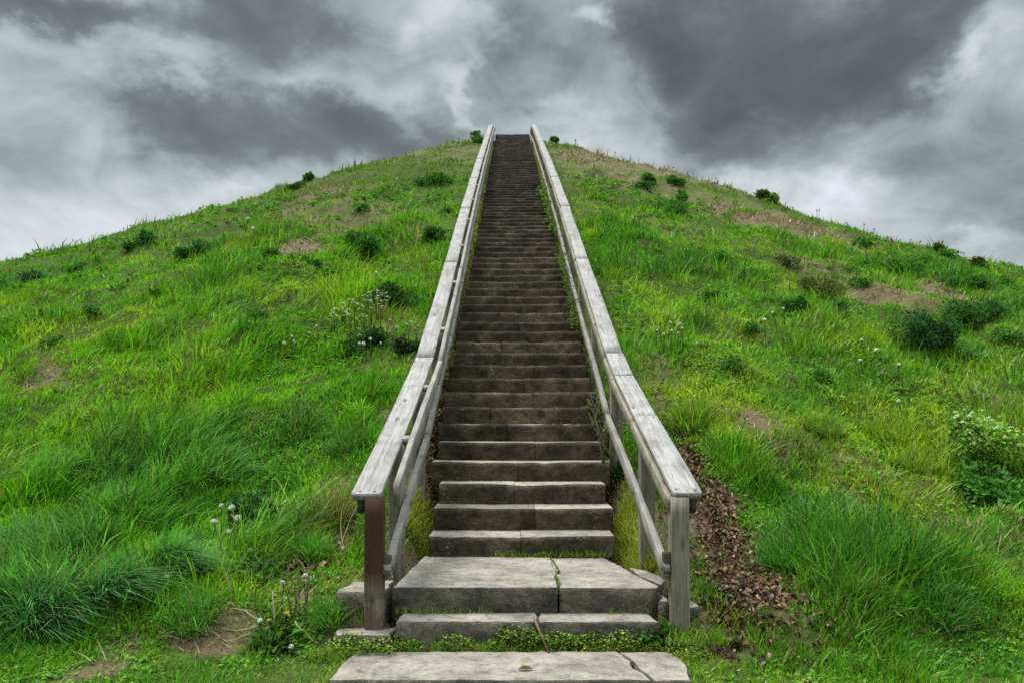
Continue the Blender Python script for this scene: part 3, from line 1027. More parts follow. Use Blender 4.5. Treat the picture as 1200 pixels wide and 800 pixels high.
def bloom(g, c, R, col, r, n=26):
    d = np.stack([np.cos(np.arange(n) * 2.4), np.sin(np.arange(n) * 2.4), .25 + .5 * (np.arange(n) % 3) / 2], 1)
    d = d + d[:, 2:3] * np.array([[0, -.9, 0]]) + np.array([[0, 0, .35]]) * d[:, 1:2]
    g.add(*leaves(np.tile(c, (n, 1)), R * (1 - .2 * (np.arange(n) % 3) / 2), vary(col, n, .08, .03), d, .35, .05, .1))


def flower(px, py, hpx, rpx, kind, label, group, name=None, lean=None):
    """one flower stalk; (px, py) is where the head shows, hpx how tall the stalk stands"""
    r = np.random.default_rng(3000 + int(px * 7 + py * 3))
    hpx = hpx * (1.15 if py > 560 else 1.75 if kind != 'dry' else 1)
    X, Y, Z = unproject(px, py + hpx)
    H = hpx * Y / F; R = rpx * Y / F * .74 * r.uniform(.7, 1.2)
    nm = name or 'dandelion'
    root = empty(nm, (X, Y, Z), label, 'flower', group)
    lx = r.normal(0, .14 if kind != 'dry' else .22) if lean is None else lean
    head = np.array([X + lx * H, Y + r.normal(0, .04) * H, Z + H])
    g = Geo()
    g.add(*tube([(X, Y, Z - .02), (X + lx * H * .3, Y, Z + H * .5), head], max(.0022, (.55 if kind != 'dry' else .26) * Y / F), (.11, .13, .045) if kind != 'dry' else (.25, .19, .10), 4))
    g.build('stalk', M_LEAF, root, (X, Y, Z))
    g = Geo()
    if kind == 'seed':
        puff(g, head, R, (.90, .90, .86), r, 110 if rpx > 3.4 else 40)
        g.build('seed_head', M_FLOWER, root, (X, Y, Z))
    elif kind == 'yellow':
        bloom(g, head, R, (.80, .56, .010), r)
        g.build('flower_head', M_FLOWER, root, (X, Y, Z))
    elif kind == 'white':
        for q in range(7):
            off = np.array([r.normal(0, R * .7), r.normal(0, R * .7), r.normal(0, R * .35)])
            bloom(g, head + off, R * .55, (.74, .73, .66), r, 8)
        g.build('flower_head', M_FLOWER, root, (X, Y, Z))
    else:
        P = head + np.stack([r.normal(0, R * .35, 14), r.normal(0, R * .35, 14), -r.uniform(0, H * .22, 14)], 1)
        g.add(*leaves(P, R * 1.5, vary((.12, .16, .05), 14), None, .35))
        g.build('seed_spike', M_LEAF, root, (X, Y, Z))
    return root


# bushes standing in the grass -------------------------------------------------
bush(430, 294, 28, 24, DK, 'dark rounded weed bush beside the tan bare patch left of the stairs', lobes=8, dens=1.2)
bush(1086, 414, 33, 52, (.036, .105, .034), 'tall dark green bush alone on the right slope, darkest in the picture', lobes=9, dens=.85)
bush(786, 250, 28, 16, DK, 'wide low dark bush below three small bushes right of the stairs', lobes=9, dens=1.2)
bush(756, 222, 10, 9, DK, 'small dark bush, leftmost of three in a row on the upper right slope', lobes=4)
bush(792, 216, 9, 10, DK, 'small dark bush, rightmost of three in a row on the upper right slope', lobes=4)
bush(762, 215, 9, 10, MID, 'smallest bush of three in a row on the upper right slope', lobes=3)
bush(799, 237, 9, 14, MID, 'small upright bush at the upper edge of the wide dark low bush', lobes=4)
bush(893, 234, 8, 14, (.075, .12, .025), 'round bush on the right skyline standing against the pale cloud', lobes=5)
bush(906, 236, 8, 10, BRI, 'yellowish small bush on the right skyline next to a rounder bush', lobes=4)
bush(1101, 297, 9, 13, (.085, .12, .025), 'yellow flowering bush on the right skyline', lobes=4, flower=(.62, .45, .03))
bush(1145, 309, 8, 10, (.085, .12, .025), 'faint yellow flowering bush low on the right skyline near the picture edge', lobes=4, flower=(.5, .42, .05))
bush(342, 224, 13, 9, DK, 'dark bush on the left skyline', lobes=5)
bush(362, 212, 9, 9, DK, 'small sprig of a bush on the left skyline uphill of the larger dark bush', lobes=3)
bush(500, 218, 30, 12, DK, 'long dark leafy clump high up just left of the stairs', lobes=9)
bush(559, 163, 6, 9, (.045, .12, .025), 'upright green bush on the crest beside the top of the left handrail', lobes=4)
bush(651, 165, 5, 7, DK, 'tiny dark bush on the crest right of the top of the stairs', lobes=3)
bush(966, 349, 26, 24, OLV, 'brownish grey half dry bush on the right slope', lobes=7, dens=.8)
bush(937, 368, 17, 20, DK, 'dark green bush downhill left of the brownish dry bush', lobes=5)
bush(984, 377, 17, 22, (.026, .066, .024), 'dark green bush downhill right of the brownish dry bush', lobes=5)
bush(1145, 378, 38, 26, DK, 'broad dark bush right of the tallest dark bush on the right slope', lobes=9)
bush(1060, 322, 26, 18, MID, 'broad green bush just under the right skyline', lobes=7)
bush(1130, 338, 24, 16, MID, 'low green bush above the broad dark bush on the right slope', lobes=6)
bush(1010, 290, 14, 10, MID, 'flat green bush in the dry streak near the right skyline', lobes=5)
bush(922, 310, 14, 10, OLV, 'small grey green bush below the dry streak of the right slope', lobes=4)
bush(238, 298, 20, 16, BLU, 'blue green rounded bush on the left slope with a dark foot', lobes=6)
bush(212, 303, 12, 14, DK, 'small dark bush at the foot of the blue green rounded bush', lobes=4)
bush(168, 286, 11, 15, BLU, 'blue green bush standing just under the left skyline', lobes=5)
bush(150, 292, 9, 9, DK, 'small dark bush close to the blue green bush under the left skyline', lobes=4)
bush(313, 303, 14, 11, DK, 'low dark bush left of the tan bare patch on the left slope', lobes=5)
bush(362, 312, 13, 8, DK, 'flat dark bush at the lower edge of the tan bare patch', lobes=4)
bush(40, 330, 20, 12, (.034, .085, .03), 'dark green bush near the left picture edge under the skyline', lobes=5)
bush(4, 340, 10, 12, BLU, 'blue green bush cut by the left picture edge', lobes=4)
bush(512, 283, 16, 18, DK, 'dark bush close against the left handrail halfway up the stairs', lobes=5)
bush(470, 356, 32, 24, (.034, .092, .022), 'broad leafy green clump below the white flowers near the left handrail', lobes=8)
bush(428, 408, 30, 24, (.038, .095, .022), 'low leafy clump on the left slope under the white seed heads', lobes=7)
bush(478, 414, 18, 18, (.055, .085, .025), 'olive leafy clump touching the left handrail below the white flowers', lobes=5)
bush(770, 752, 26, 22, (.06, .15, .02), 'broad leaved bright weed at the right end of the bottom step', name='leafy_weed', cat='weed', lobes=6, leaf=.045)
bush(332, 752, 28, 7, (.07, .16, .026), 'flat leaf rosette with yellow dandelions on the bare soil', name='leafy_weed', cat='weed', lobes=6, leaf=.075)
bush(296, 672, 40, 26, (.075, .165, .034), 'dark broad leaved weeds between two dandelion groups left of the post', name='leafy_weed', cat='weed', lobes=8, leaf=.06)
bush(300, 622, 30, 46, (.06, .17, .032), 'lush broad leaved clump right of the white seed head group', name='leafy_weed', cat='weed', lobes=7, leaf=.09)
bush(1168, 592, 40, 46, (.09, .24, .04), 'leafy lower part of dark nettles at the right picture edge', name='leafy_weed', cat='weed', lobes=9, leaf=.07)
bush(1158, 566, 46, 92, (.27, .45, .08), 'tall pale green weed topped with many white flowers at the right picture edge', name='flowering_weed', cat='weed', lobes=12, leaf=.05, dens=.6, flower=(.74, .80, .62))
bush(700, 560, 14, 40, (.07, .14, .022), 'leafy weed growing against the right ends of the lower steps', name='leafy_weed', cat='weed', lobes=6, leaf=.035)
bush(728, 560, 12, 22, (.06, .13, .022), 'small leafy weed between the second and third post of the right handrail', name='leafy_weed', cat='weed', lobes=4, leaf=.035)


LR = 'low ragged weed clump scattered through the grass of the right slope'
for (x, y, r_, h_) in ((700, 322, 12, 9), (846, 303, 11, 8), (832, 350, 12, 9), (882, 390, 13, 10), (1012, 334, 14, 10), (1072, 312, 15, 10), (1112, 303, 13, 9), (1172, 334, 16, 12), (1188, 356, 15, 11), (962, 444, 16, 11), (1132, 424, 18, 12), (860, 430, 14, 10), (1180, 398, 16, 11)):
    bush(x, y, r_, h_, (.075, .20, .03), LR, lobes=5, dens=.75, group='low weeds of the right slope')
LL = 'low ragged weed clump scattered through the grass of the left slope'
for (x, y, r_, h_) in ((272, 334, 12, 8), (112, 368, 14, 10), (182, 348, 13, 9), (420, 248, 12, 7), (520, 252, 9, 8), (398, 304, 11, 8), (62, 404, 15, 10), (300, 372, 13, 9), (90, 318, 12, 8)):
    bush(x, y, r_, h_, (.075, .20, .035), LL, lobes=5, dens=.75, group='low weeds of the left slope')


# climbing plants along the edge of the stairs ------------------------------
def creeper(pts, wpx, col, label, leaf=.045, n=500):
    r = np.random.default_rng(int(pts[0][0] * 5 + pts[0][1]))
    X0, Y0, Z0 = unproject(*pts[0])
    g = Geo(); gs = Geo()
    W = []
    for (x, y) in pts:                       # along the step ends, at the side of the stairs
        D = float(np.interp(y, _YS[::-1], _DS[::-1]))
        W.append((CAMX + (x - XV) * D / F, D, float(nose(D)) - .05))
    W = np.array(W)
    root = empty('creeper', tuple(W[0]), label, 'creeper')
    tt = np.sort(r.random(n)) * (len(W) - 1)
    P = np.stack([np.interp(tt, np.arange(len(W)), W[:, k]) for k in range(3)], 1)
    wid = wpx * P[:, 1] / F
    P = P + np.stack([r.normal(0, .5, n) * wid, r.normal(0, .18, n), np.abs(r.normal(0, .8, n)) * wid * 1.2], 1)
    c = vary(col, n, .25, .2)
    d = r.normal(size=(n, 3)); d[:, 2] = np.abs(d[:, 2]) * .5; d[:, 1] -= .4
    ls = np.maximum(leaf, 3.6 * P[:, 1] / F)
    g.add(*leaves(P, ls * r.uniform(.6, 1.2, n), c, d, .8))
    g.build('foliage', M_LEAF, root, tuple(W[0]))
    for k in range(5):
        q = W + r.normal(0, .03, W.shape)
        q[:, 2] += .04 * k
        gs.add(*tube(q, .008, (.08, .07, .04)))
    gs.build('stem', M_LEAF, root, tuple(W[0]))


_DS = np.linspace(6.0, 35, 600)
_YS = YV - F * (nose(_DS) - CAMZ) / _DS
creeper([(648, 275), (645, 250), (641, 232), (637, 222)], 7, (.13, .22, .03), 'bright green creeper hanging over the right side of the stairs near the top', n=420)
creeper([(676, 388), (668, 350), (663, 325), (656, 300)], 6, (.10, .17, .028), 'yellow green creeper along the right step ends halfway up the stairs', n=420)
creeper([(538, 350), (541, 338), (546, 325)], 4, (.16, .15, .035), 'small yellowish creeper on the left step ends halfway up the stairs', n=120)
creeper([(519, 440), (523, 425), (527, 405)], 5, (.15, .18, .03), 'yellow green weeds squeezed between left handrail and step ends', n=200)
creeper([(690, 470), (694, 480), (702, 505), (709, 540)], 5, (.09, .14, .03), 'thin weeds along the right ends of the lower steps', n=160, leaf=.03)

# tussocks ---------------------------------------------------------------------
G1 = (.040, .115, .020); G2 = (.060, .145, .022); GY_ = (.19, .26, .022); GB = (.055, .135, .055)
tussock(930, 668, 52, 48, (.05, .165, .02), 'largest dark green grass clump on the right slope beside the leaf litter', 1500, .45, (-.05, -.1))
tussock(975, 612, 44, 42, (.055, .165, .022), 'grass clump behind the largest dark clump on the right slope', 800, .4, (.1, -.1))
tussock(1042, 662, 50, 40, (.045, .145, .018), 'dense dark grass clump at the right flank of the largest clump', 900, .45, (.25, -.15))
tussock(1105, 712, 50, 30, (.048, .150, .02), 'spreading dark grass clump in the lower right corner region', 900, .5, (.2, -.1))
tussock(1000, 700, 46, 34, (.06, .17, .022), 'grass clump in front of the largest dark clump near the lower right lawn', 700, .45, (.1, -.1))
tussock(808, 500, 36, 44, (.15, .235, .022), 'bright yellow green grass clump just right of the right handrail', 650, .35, (0, 0))
tussock(1045, 515, 40, 30, (.17, .25, .02), 'glowing yellow green grass clump in the middle of the right slope', 600, .35, (.1, 0))
tussock(965, 505, 34, 28, (.13, .22, .022), 'yellow green grass clump left of the glowing one on the right slope', 480, .35, (.05, 0))
tussock(1080, 548, 46, 26, (.15, .23, .022), 'wide yellow green grass clump left of the white flowered weed', 600, .4, (.1, 0))
tussock(985, 600, 36, 26, (.075, .16, .025), 'middle green grass clump under the yellow green ones', 500, .4, (.1, 0))
tussock(52, 722, 44, 42, (.095, .235, .085), 'large wind swept blue green grass clump at the lower left edge', 1300, .3, (.85, -.4), 1.35, bend=1.2)
tussock(205, 662, 42, 32, (.085, .225, .06), 'wind swept grass clump left of the white seed heads', 1300, .22, (1.0, -.4), 1.3, bend=1.2)
tussock(20, 645, 38, 32, (.095, .235, .08), 'wind swept grass clump behind the large one at the left edge', 1000, .22, (1.0, -.4), 1.3, bend=1.2)
tussock(130, 608, 42, 34, (.10, .25, .06), 'wind swept grass clump upslope of the one left of the seed heads', 1000, .22, (1.0, -.4), 1.2, bend=1.2)
tussock(228, 724, 44, 34, (.085, .22, .03), 'fan shaped grass clump above the bare soil at lower left', 700, .55, (.1, -.25), .9)
tussock(366, 652, 30, 36, (.095, .24, .03), 'bright green grass clump left of the brown painted post', 600, .5, (.05, -.15))
tussock(388, 728, 24, 36, (.09, .23, .03), 'green grass clump leaning on the raised edging stone', 500, .45, (-.15, -.2))
tussock(390, 612, 30, 52, (.16, .15, .045), 'tall half dry yellowish grass clump behind the brown painted post', 420, .3, (.05, 0), .9)
tussock(405, 525, 34, 24, (.050, .130, .022), 'green grass clump on the bank left of the left handrail', 500, .45, (.1, -.1))
tussock(350, 505, 40, 26, (.055, .140, .024), 'low grass clump on the left slope above the dry yellowish clump', 500, .4, (.3, -.1))
tussock(1100, 400, 34, 16, (.06, .13, .024), 'green grass clump at the foot of the tallest dark bush', 360, .4)
tussock(560, 168, 9, 14, (.035, .09, .02), 'upright grass tuft on the crest beside the top of the left rail', 120, .2)

tussock(128, 690, 38, 32, (.095, .235, .08), 'wind swept grass clump right of the large one at the lower left edge', 1200, .22, (1.1, -.45), 1.3, bend=1.2)
tussock(60, 560, 44, 30, (.11, .26, .06), 'wind swept grass clump highest on the left near the picture edge', 900, .25, (.9, -.35), 1.2, bend=1.2)
tussock(250, 560, 44, 30, (.11, .26, .06), 'wind swept grass clump upslope of the lush broad leaved clump', 900, .25, (.9, -.35), 1.2, bend=1.2)
# flowers ----------------------------------------------------------------------
SEED_A = 'white dandelion seed head in the group of six left of the lush broad leaved clump'
for (x, y, h, rr) in ((259, 592, 40, 4.5), (267, 594, 42, 5), (248, 611, 30, 4.2), (258, 611, 32, 4), (268, 607, 34, 5), (266, 623, 22, 3.6)):
    flower(x, y, h, rr, 'seed', SEED_A, 'six seed heads in the grass left of the post')
flower(195, 676, 16, 4.6, 'seed', 'single white seed head standing alone in the left grass above the bare soil', 'lone seed heads')
SEED_B = 'white dandelion seed head above the dried stalks near the brown painted post'
for (x, y, h, rr) in ((344, 674, 46, 4.8), (344, 683, 40, 5), (358, 681, 38, 3.8)):
    flower(x, y, h, rr, 'seed', SEED_B, 'three seed heads near the painted post')
flower(337, 588, 18, 3.6, 'seed', 'white seed head above dry grass upslope of the bright green clump', 'lone seed heads')
flower(372, 598, 20, 3.2, 'seed', 'small white seed head in front of the tall half dry clump', 'lone seed heads')
flower(342, 757, 10, 5.2, 'seed', 'white seed head lying low on the ground in front of the yellow dandelions', 'lone seed heads')
flower(306, 727, 14, 4.2, 'seed', 'grey white seed head at the left of the yellow dandelions', 'lone seed heads')
flower(329, 719, 22, 5.2, 'yellow', 'largest open yellow dandelion above the leaf rosette on bare soil', 'yellow dandelions')
flower(315, 727, 16, 4.6, 'yellow', 'yellow dandelion left of the largest one over the leaf rosette', 'yellow dandelions')
flower(332, 737, 10, 3.6, 'yellow', 'lowest small yellow dandelion over the leaf rosette', 'yellow dandelions')
YD = 'small yellow dandelion in the weeds below the six white seed heads'
for (x, y, h, rr) in ((283, 642, 16, 3.4), (300, 647, 14, 3.2), (315, 645, 14, 3.0)):
    flower(x, y, h, rr, 'yellow', YD, 'yellow dandelions')
WH = 'white flower head on a thin stalk in the flowering patch left of the left handrail'
rf = np.random.default_rng(77)
for (x, y) in ((387, 362), (402, 356), (406, 360), (416, 352), (419, 357), (428, 358), (431, 343), (436, 346), (440, 341), (435, 353), (441, 350), (447, 344), (450, 343), (408, 351), (412, 363), (421, 347), (426, 352), (433, 361), (438, 359), (446, 353), (453, 348), (400, 362), (392, 366), (415, 374), (430, 370), (396, 371), (411, 369), (443, 347), (424, 362), (404, 366)):
    flower(x, y, 16 + rf.uniform(-3, 5), 3.5 + rf.uniform(-.5, .9), 'white', WH, 'white flowers left of the rail', 'wildflower')
WS = 'white flower head at the very edge of the left handrail'
for (x, y) in ((452, 375), (463, 384), (458, 382), (486, 382), (490, 383), (478, 377), (470, 380)):
    flower(x, y, 16, 3.2, 'white', WS, 'white flowers at the rail edge', 'wildflower')
SD = 'white seed head in the leafy clump below the flowering patch'
for (x, y) in ((419, 393), (435, 397), (447, 402), (425, 402), (430, 403), (417, 402)):
    flower(x, y, 12, 2.6, 'seed', SD, 'seed heads below the flowering patch')
SM = 'tiny white seed head scattered in the bright grass of the left slope'
for (x, y) in ((342, 400), (374, 382), (368, 390), (335, 402), (287, 257), (340, 394), (440, 320), (300, 268)):
    flower(x, y, 11, 2.3, 'seed', SM, 'seed heads of the left slope')
SR = 'white seed head in the grass on the right slope left of the tallest dark bush'
for (x, y) in ((1011, 398), (1022, 410), (1012, 422), (1053, 427), (920, 362), (910, 366), (1057, 470), (897, 375)):
    flower(x, y, 12, 2.8, 'seed', SR, 'seed heads of the right slope')
SQ = 'white seed head in the loose group just right of the right handrail'
for (x, y) in ((783, 378), (790, 381), (797, 379), (776, 384), (801, 385), (786, 388), (794, 390), (778, 392), (769, 387)):
    flower(x, y, 14, 2.5, 'seed', SQ, 'seed heads right of the rail')
flower(1187, 427, 12, 3.4, 'yellow', 'single yellow dandelion on the right slope near the picture edge', 'yellow dandelions')
SY = 'small yellow dandelion in the bright grass halfway up the right slope'
for (x, y) in ((908, 322), (925, 326), (897, 330), (1130, 352)):
    flower(x, y, 10, 2.3, 'yellow', SY, 'yellow dandelions of the right slope')
SL = 'thin weed stalk rising above the grass on the left skyline'
for x in (12, 52, 68, 90, 140, 153, 198, 232, 280, 330, 322, 400, 412, 418, 440, 447, 478, 488, 512, 528, 540):
    yy = float(np.interp(x, [0, 560], [306, 159])) - 2
    flower(x + rf.uniform(-5, 5), yy, 7 + rf.uniform(-4, 5), 1.2, 'dry', SL, 'weed stalks on the left skyline', 'weed_stalk')
SR2 = 'thin weed stalk rising above the grass on the right skyline'
for x in (676, 700, 722, 790, 800, 811, 833, 847, 860, 925, 931, 952, 958, 988, 1009, 1022, 1036, 1060, 1128, 1185):
    yy = float(np.interp(x, [640, 700, 800, 900, 1000, 1100, 1200], [162, 172, 203, 232, 262, 292, 320])) - 4
    flower(x + rf.uniform(-6, 6), yy, 7 + rf.uniform(-4, 5), 1.2, 'dry', SR2, 'weed stalks on the right skyline', 'weed_stalk')


# dried stalks and sticks ------------------------------------------------------
def stick(pts, rad, col, label, name='dry_stalk', cat='stalk', lift=.01, group=None):
    W = []
    for (x, y, l) in pts:
        X, Y, Z = unproject(x, y + 0)
        W.append((X, Y, Z + l + lift))
    W = np.array(W)
    g = Geo()
    tt = np.linspace(0, len(W) - 1, 8)
    q = np.stack([np.interp(tt, np.arange(len(W)), W[:, k]) for k in range(3)], 1) + rng.normal(0, .004, (8, 3))
    g.add(*tube(q, np.linspace(rad, rad * .5, 8), col))
    o = g.build(name, M_DEAD, None, tuple(W[0]))
    tag(o, label, cat, group)


TAN = (.34, .27, .16); BRN = (.20, .14, .085)
DS_ = 'dried bent stalk fanned out on the bare soil around the yellow dandelions'
for p in ([(318, 745, .05), (290, 752, .03), (268, 755, .0), (250, 742, 0)], [(305, 738, .05), (285, 728, .06), (270, 718, .02)], [(330, 750, .04), (322, 765, .01), (326, 778, 0)],
          [(345, 740, .05), (362, 752, .02), (375, 757, 0)], [(300, 745, .04), (280, 745, .02), (262, 738, 0)], [(350, 730, .1), (366, 715, .12), (370, 700, .05)], [(322, 740, .03), (318, 722, .14), (330, 712, .1)]):
    stick(p, .006, TAN, DS_, group='dried stalks on the bare soil')
DU = 'upright dried brown stalk beneath the three white seed heads'
for k in range(9):
    x = 336 + k * 3.4 + rng.normal(0, 2)
    stick([(x, 722 + rng.normal(0, 3), 0), (x + rng.normal(0, 2), 722, .14), (x + rng.normal(0, 5), 722, .27 + rng.uniform(-.05, .05))], .004, BRN, DU, group='dried upright stalks')
stick([(200, 673, .02), (225, 671, .03), (270, 676, .02)], .006, TAN, 'pale dry stalk lying level in the grass right of the lone seed head')
stick([(277, 655, .0), (277, 655, .16), (272, 655, .32)], .007, (.30, .30, .12), 'thick pale green stalk leaning among the weeds under the six seed heads')
DB = 'dry straw stalk bent over in the brown patch behind the painted post'
for p in ([(330, 640, 0), (329, 632, .1), (325, 625, .22)], [(350, 640, 0), (352, 625, .12), (346, 612, .2)], [(400, 640, 0), (412, 620, .1), (420, 608, .12)], [(405, 650, 0), (398, 630, .1), (404, 612, .2)], [(380, 632, 0), (365, 620, .12), (350, 622, .1)], [(375, 610, .0), (392, 604, .22), (398, 600, .1)]):
    stick(p, .005, TAN, DB, group='straw stalks behind the post')
X, Y = (605 - XV) * 4.6 / F + CAMX, 4.58
g = Geo(); g.add(*tube([(.035, 4.62, .235), (.075, 4.57, .15), (.125, 4.52, .045)], [.008, .008, .006], (.22, .16, .10)))
tag(g.build('stick', M_DEAD, None, (.035, 4.6, .2)), 'brown stick leaning against the front of the bottom step', 'stick')
g = Geo()
g.add(*leaves(np.array([[-.06, 4.19, .056]]), .085, np.array([[.30, .21, .10]]), np.array([[1, .15, .06]]), .55, .25, .05))
tag(g.build('fallen_leaf', M_DEAD, None, (-.06, 4.19, .05)), 'curled tan leaf lying on the pale paving slab', 'leaf')


# fallen leaves, moss, clover: ground cover nobody could count ------------------------------------
def scatter_leaves(name, label, spots, n, size, cols, mat=M_DEAD, lift=.01, up=.25, width=.7, strips=()):
    g = Geo()
    for (x0, x1, y0, y1, m) in strips:
        x = rng.uniform(x0, x1, m); y = rng.uniform(y0, y1, m)
        c = np.array(cols)[rng.integers(0, len(cols), m)] * (1.15 + rng.normal(0, .25, (m, 1)))
        d3 = rng.normal(size=(m, 3)); d3[:, 2] *= up
        g.add(*leaves(np.stack([x, y, height(x, y) + lift + rng.random(m) * .05], 1), size * rng.uniform(.5, 1.2, m), np.clip(c, .01, .8), d3, width, .3, .35))
    tot = sum(s[4] for s in spots)
    for (px, py, rx, ry, w) in spots:
        X0, Y0, RX, RY = make_patch(px, py, rx, ry)
        m = int(n * w / tot)
        a = rng.uniform(0, 6.283, m); d = np.abs(rng.normal(0, .72, m))
        x = X0 + RX * d * np.cos(a); y = Y0 + RY * d * np.sin(a)
        ok = coverage(x, y) > .1
        x, y = x[ok], y[ok]; m = len(x)
        z = height(x, y) + lift + rng.random(m) * .03
        c = np.array(cols)[rng.integers(0, len(cols), m)] * (1 + rng.normal(0, .25, (m, 1)))
        d3 = rng.normal(size=(m, 3)); d3[:, 2] *= up
        g.add(*leaves(np.stack([x, y, z], 1), size * rng.uniform(.5, 1.25, m) * np.maximum(1, y / 7), np.clip(c, .01, .8), d3, width, .3, .35))
    o = g.build(name, mat)
    return tag(o, label, kind='stuff')


scatter_leaves('fallen_leaves', 'brown fallen leaves heaped beside the right handrail and the stair edges',
               [(832, 585, 30, 60, 2), (852, 635, 54, 64, 4), (872, 690, 64, 36, 3.4), (846, 690, 34, 30, 2), (915, 684, 40, 22, 1), (815, 540, 20, 34, .7), (850, 730, 40, 20, .4), (505, 500, 9, 40, 1), (512, 470, 6, 25, .5), (380, 640, 40, 20, .6), (345, 665, 40, 16, .5), (720, 500, 10, 20, .4)],
               4800, .047, [(.17, .095, .06), (.10, .056, .038), (.21, .13, .085), (.32, .22, .15), (.07, .04, .03), (.20, .09, .055), (.055, .035, .026)], strips=((-1.0, -.80, 6.6, 9.2, 420), (.80, .93, 7.2, 11, 200), (-.9, -.8, 9.2, 14, 150), (-1.1, -.84, 5.0, 6.0, 60)))
# broad leaved low weeds mixed into the turf
_t = grow(30000, 3.7, 24, 1.3, 777)
_k = (rng.random(30000) < sstep(.50, .66, fbm(_t[0] * 1.3, _t[1] * 1.0, 303, 3)) * .95) & (coverage(*_t) > .5) & (field(DIRT, _t[0], _t[1], 1) < .6)
_x, _y = _t[0][_k], _t[1][_k]
_n = 6
x = np.repeat(_x, _n); y = np.repeat(_y, _n); m = len(x)
an = rng.uniform(0, 6.283, m)
ls = .030 * (y / 5) ** .6 * rng.uniform(.6, 1.5, m)
hh = (.015 + .05 * np.repeat(rng.random(len(_x)), _n) * rng.random(m)) * sstep(4.2, 5.6, y) + .008
P = np.stack([x + .02 * np.cos(an), y + .02 * np.sin(an), height(x, y) + hh], 1)
c = np.array([(.10, .27, .028), (.16, .34, .035), (.07, .20, .03), (.22, .36, .05)])[np.repeat(rng.integers(0, 4, len(_x)), _n)] * (1 + rng.normal(0, .2, (m, 1)))
g = Geo()
g.add(*leaves(P, ls, np.clip(c, .01, .6), np.stack([np.cos(an), np.sin(an), rng.uniform(.1, .9, m)], 1), .55, .12, .25))
tag(g.build('ground_cover', M_LEAF), 'small broad leaved weeds mixed into the turf', kind='stuff')
# straw lying flat on the bare ground
_t = [np.concatenate(q) for q in zip(grow(110000, 3.8, 36, 1.15, 321), grow(6000, 3.7, 6, 1.15, 322))]
_d = field(DIRT, _t[0], _t[1], 1)
_k = (rng.random(116000) < _d * .9 * np.where((_t[0] > .9) & (_t[0] < 2.4) & (_t[1] < 7), .22, 1)) & (coverage(*_t) > .5)
x, y = _t[0][_k], _t[1][_k]; m = len(x)
an = rng.uniform(0, 6.283, m)
g = Geo()
g.add(*blades(np.stack([x, y, height(x, y) + .004], 1), rng.uniform(.03, .12, m) * (y / 5) ** .45, .0050 * (y / 4.2) ** .85 * rng.uniform(.7, 1.6, m), np.stack([np.cos(an), np.sin(an)], 1) * rng.uniform(.7, 2.2, m)[:, None],
              rng.uniform(.1, .5, m), np.array([(.36, .29, .18), (.24, .18, .11), (.45, .37, .24), (.16, .115, .075)])[rng.integers(0, 4, m)] * (1 + rng.normal(0, .2, (m, 1))), None, 2))
tag(g.build('dead_grass', M_DEAD), 'straw coloured dead grass lying over the bare patches', kind='stuff')


def low_cover(name, label, boxes, n, size, col, mat=M_LEAF, hmax=.06, tip=None):
    """small rounded leaves standing just off the ground inside (x0, x1, y0, y1, zfun-offset) boxes"""
    g = Geo()
    tot = sum((b[1] - b[0]) * (b[3] - b[2]) for b in boxes)
    for (x0, x1, y0, y1, hm) in boxes:
        m = int(n * (x1 - x0) * (y1 - y0) / tot)
        x = rng.uniform(x0, x1, m); y = rng.uniform(y0, y1, m)
        cl = fbm(x * 7, y * 7, 21, 2)
        ok = rng.random(m) < sstep(.2, .55, cl) + .35
        x, y, cl = x[ok], y[ok], cl[ok]; m = len(x)
        z = np.maximum(height(x, y), 0) + rng.random(m) * hm * (.3 + 1.3 * cl)
        c = np.array(col)[rng.integers(0, len(col), m)] * (1 + rng.normal(0, .22, (m, 1)))
        d = rng.normal(size=(m, 3)); d[:, 2] = np.abs(d[:, 2]) * .5
        g.add(*leaves(np.stack([x, y, z], 1), size * rng.uniform(.6, 1.3, m), np.clip(c, .01, .7), d, .9, .1, .1))
    return tag(g.build(name, mat), label, kind='stuff')


CL = [(.17, .34, .03), (.11, .26, .026), (.27, .37, .04), (.20, .34, .035), (.36, .36, .08)]
low_cover('clover', 'green clover filling the gap between the paving slab and the bottom step',
          [(-1.10, .90, 4.556, 4.622, .09), (-.2, .75, 4.57, 4.622, .11), (-1.15, -.76, 4.47, 4.56, .10), (.80, 1.05, 4.48, 4.72, .05)], 4300, .017, CL)
g = Geo()
for (x0, x1, y0, y1, m, ln, zz) in ((-1.12, .92, 4.558, 4.61, 1900, .060, .03), (-1.12, -1.02, 4.0, 4.58, 420, .05, .0), (.82, .95, 4.0, 4.58, 520, .05, .0), (-1.05, .85, 4.0, 4.035, 260, .03, .0), (-1.25, -.80, 4.45, 4.57, 900, .07, .0),
                                    (.80, 1.15, 4.50, 4.80, 900, .075, .1), (-.90, -.80, 4.82, 5.9, 260, .05, None), (.98, 1.15, 4.7, 5.1, 400, .08, None), (-1.2, -.97, 4.72, 5.2, 420, .09, None)):
    x = rng.uniform(x0, x1, m); y = rng.uniform(y0, y1, m)
    ok = rng.random(m) < sstep(.25, .6, fbm(x * 5, y * 5, 63, 2)) + .1
    x, y = x[ok], y[ok]; m = len(x)
    z = height(x, y) if zz is None else np.maximum(height(x, y), zz)
    c = np.array([(.17, .36, .025), (.11, .27, .022), (.28, .42, .03), (.36, .33, .10)])[rng.integers(0, 4, m)] * (1 + rng.normal(0, .18, (m, 1)))
    g.add(*blades(np.stack([x, y, z], 1), ln * rng.uniform(.5, 1.5, m), np.full(m, .0065), rng.normal(0, .5, (m, 2)), rng.uniform(.5, 1.2, m), np.clip(c, .01, .6), None, 3))
tag(g.build('edge_grass', M_GRASS), 'short grass creeping over the edges of the lowest slabs', kind='stuff')
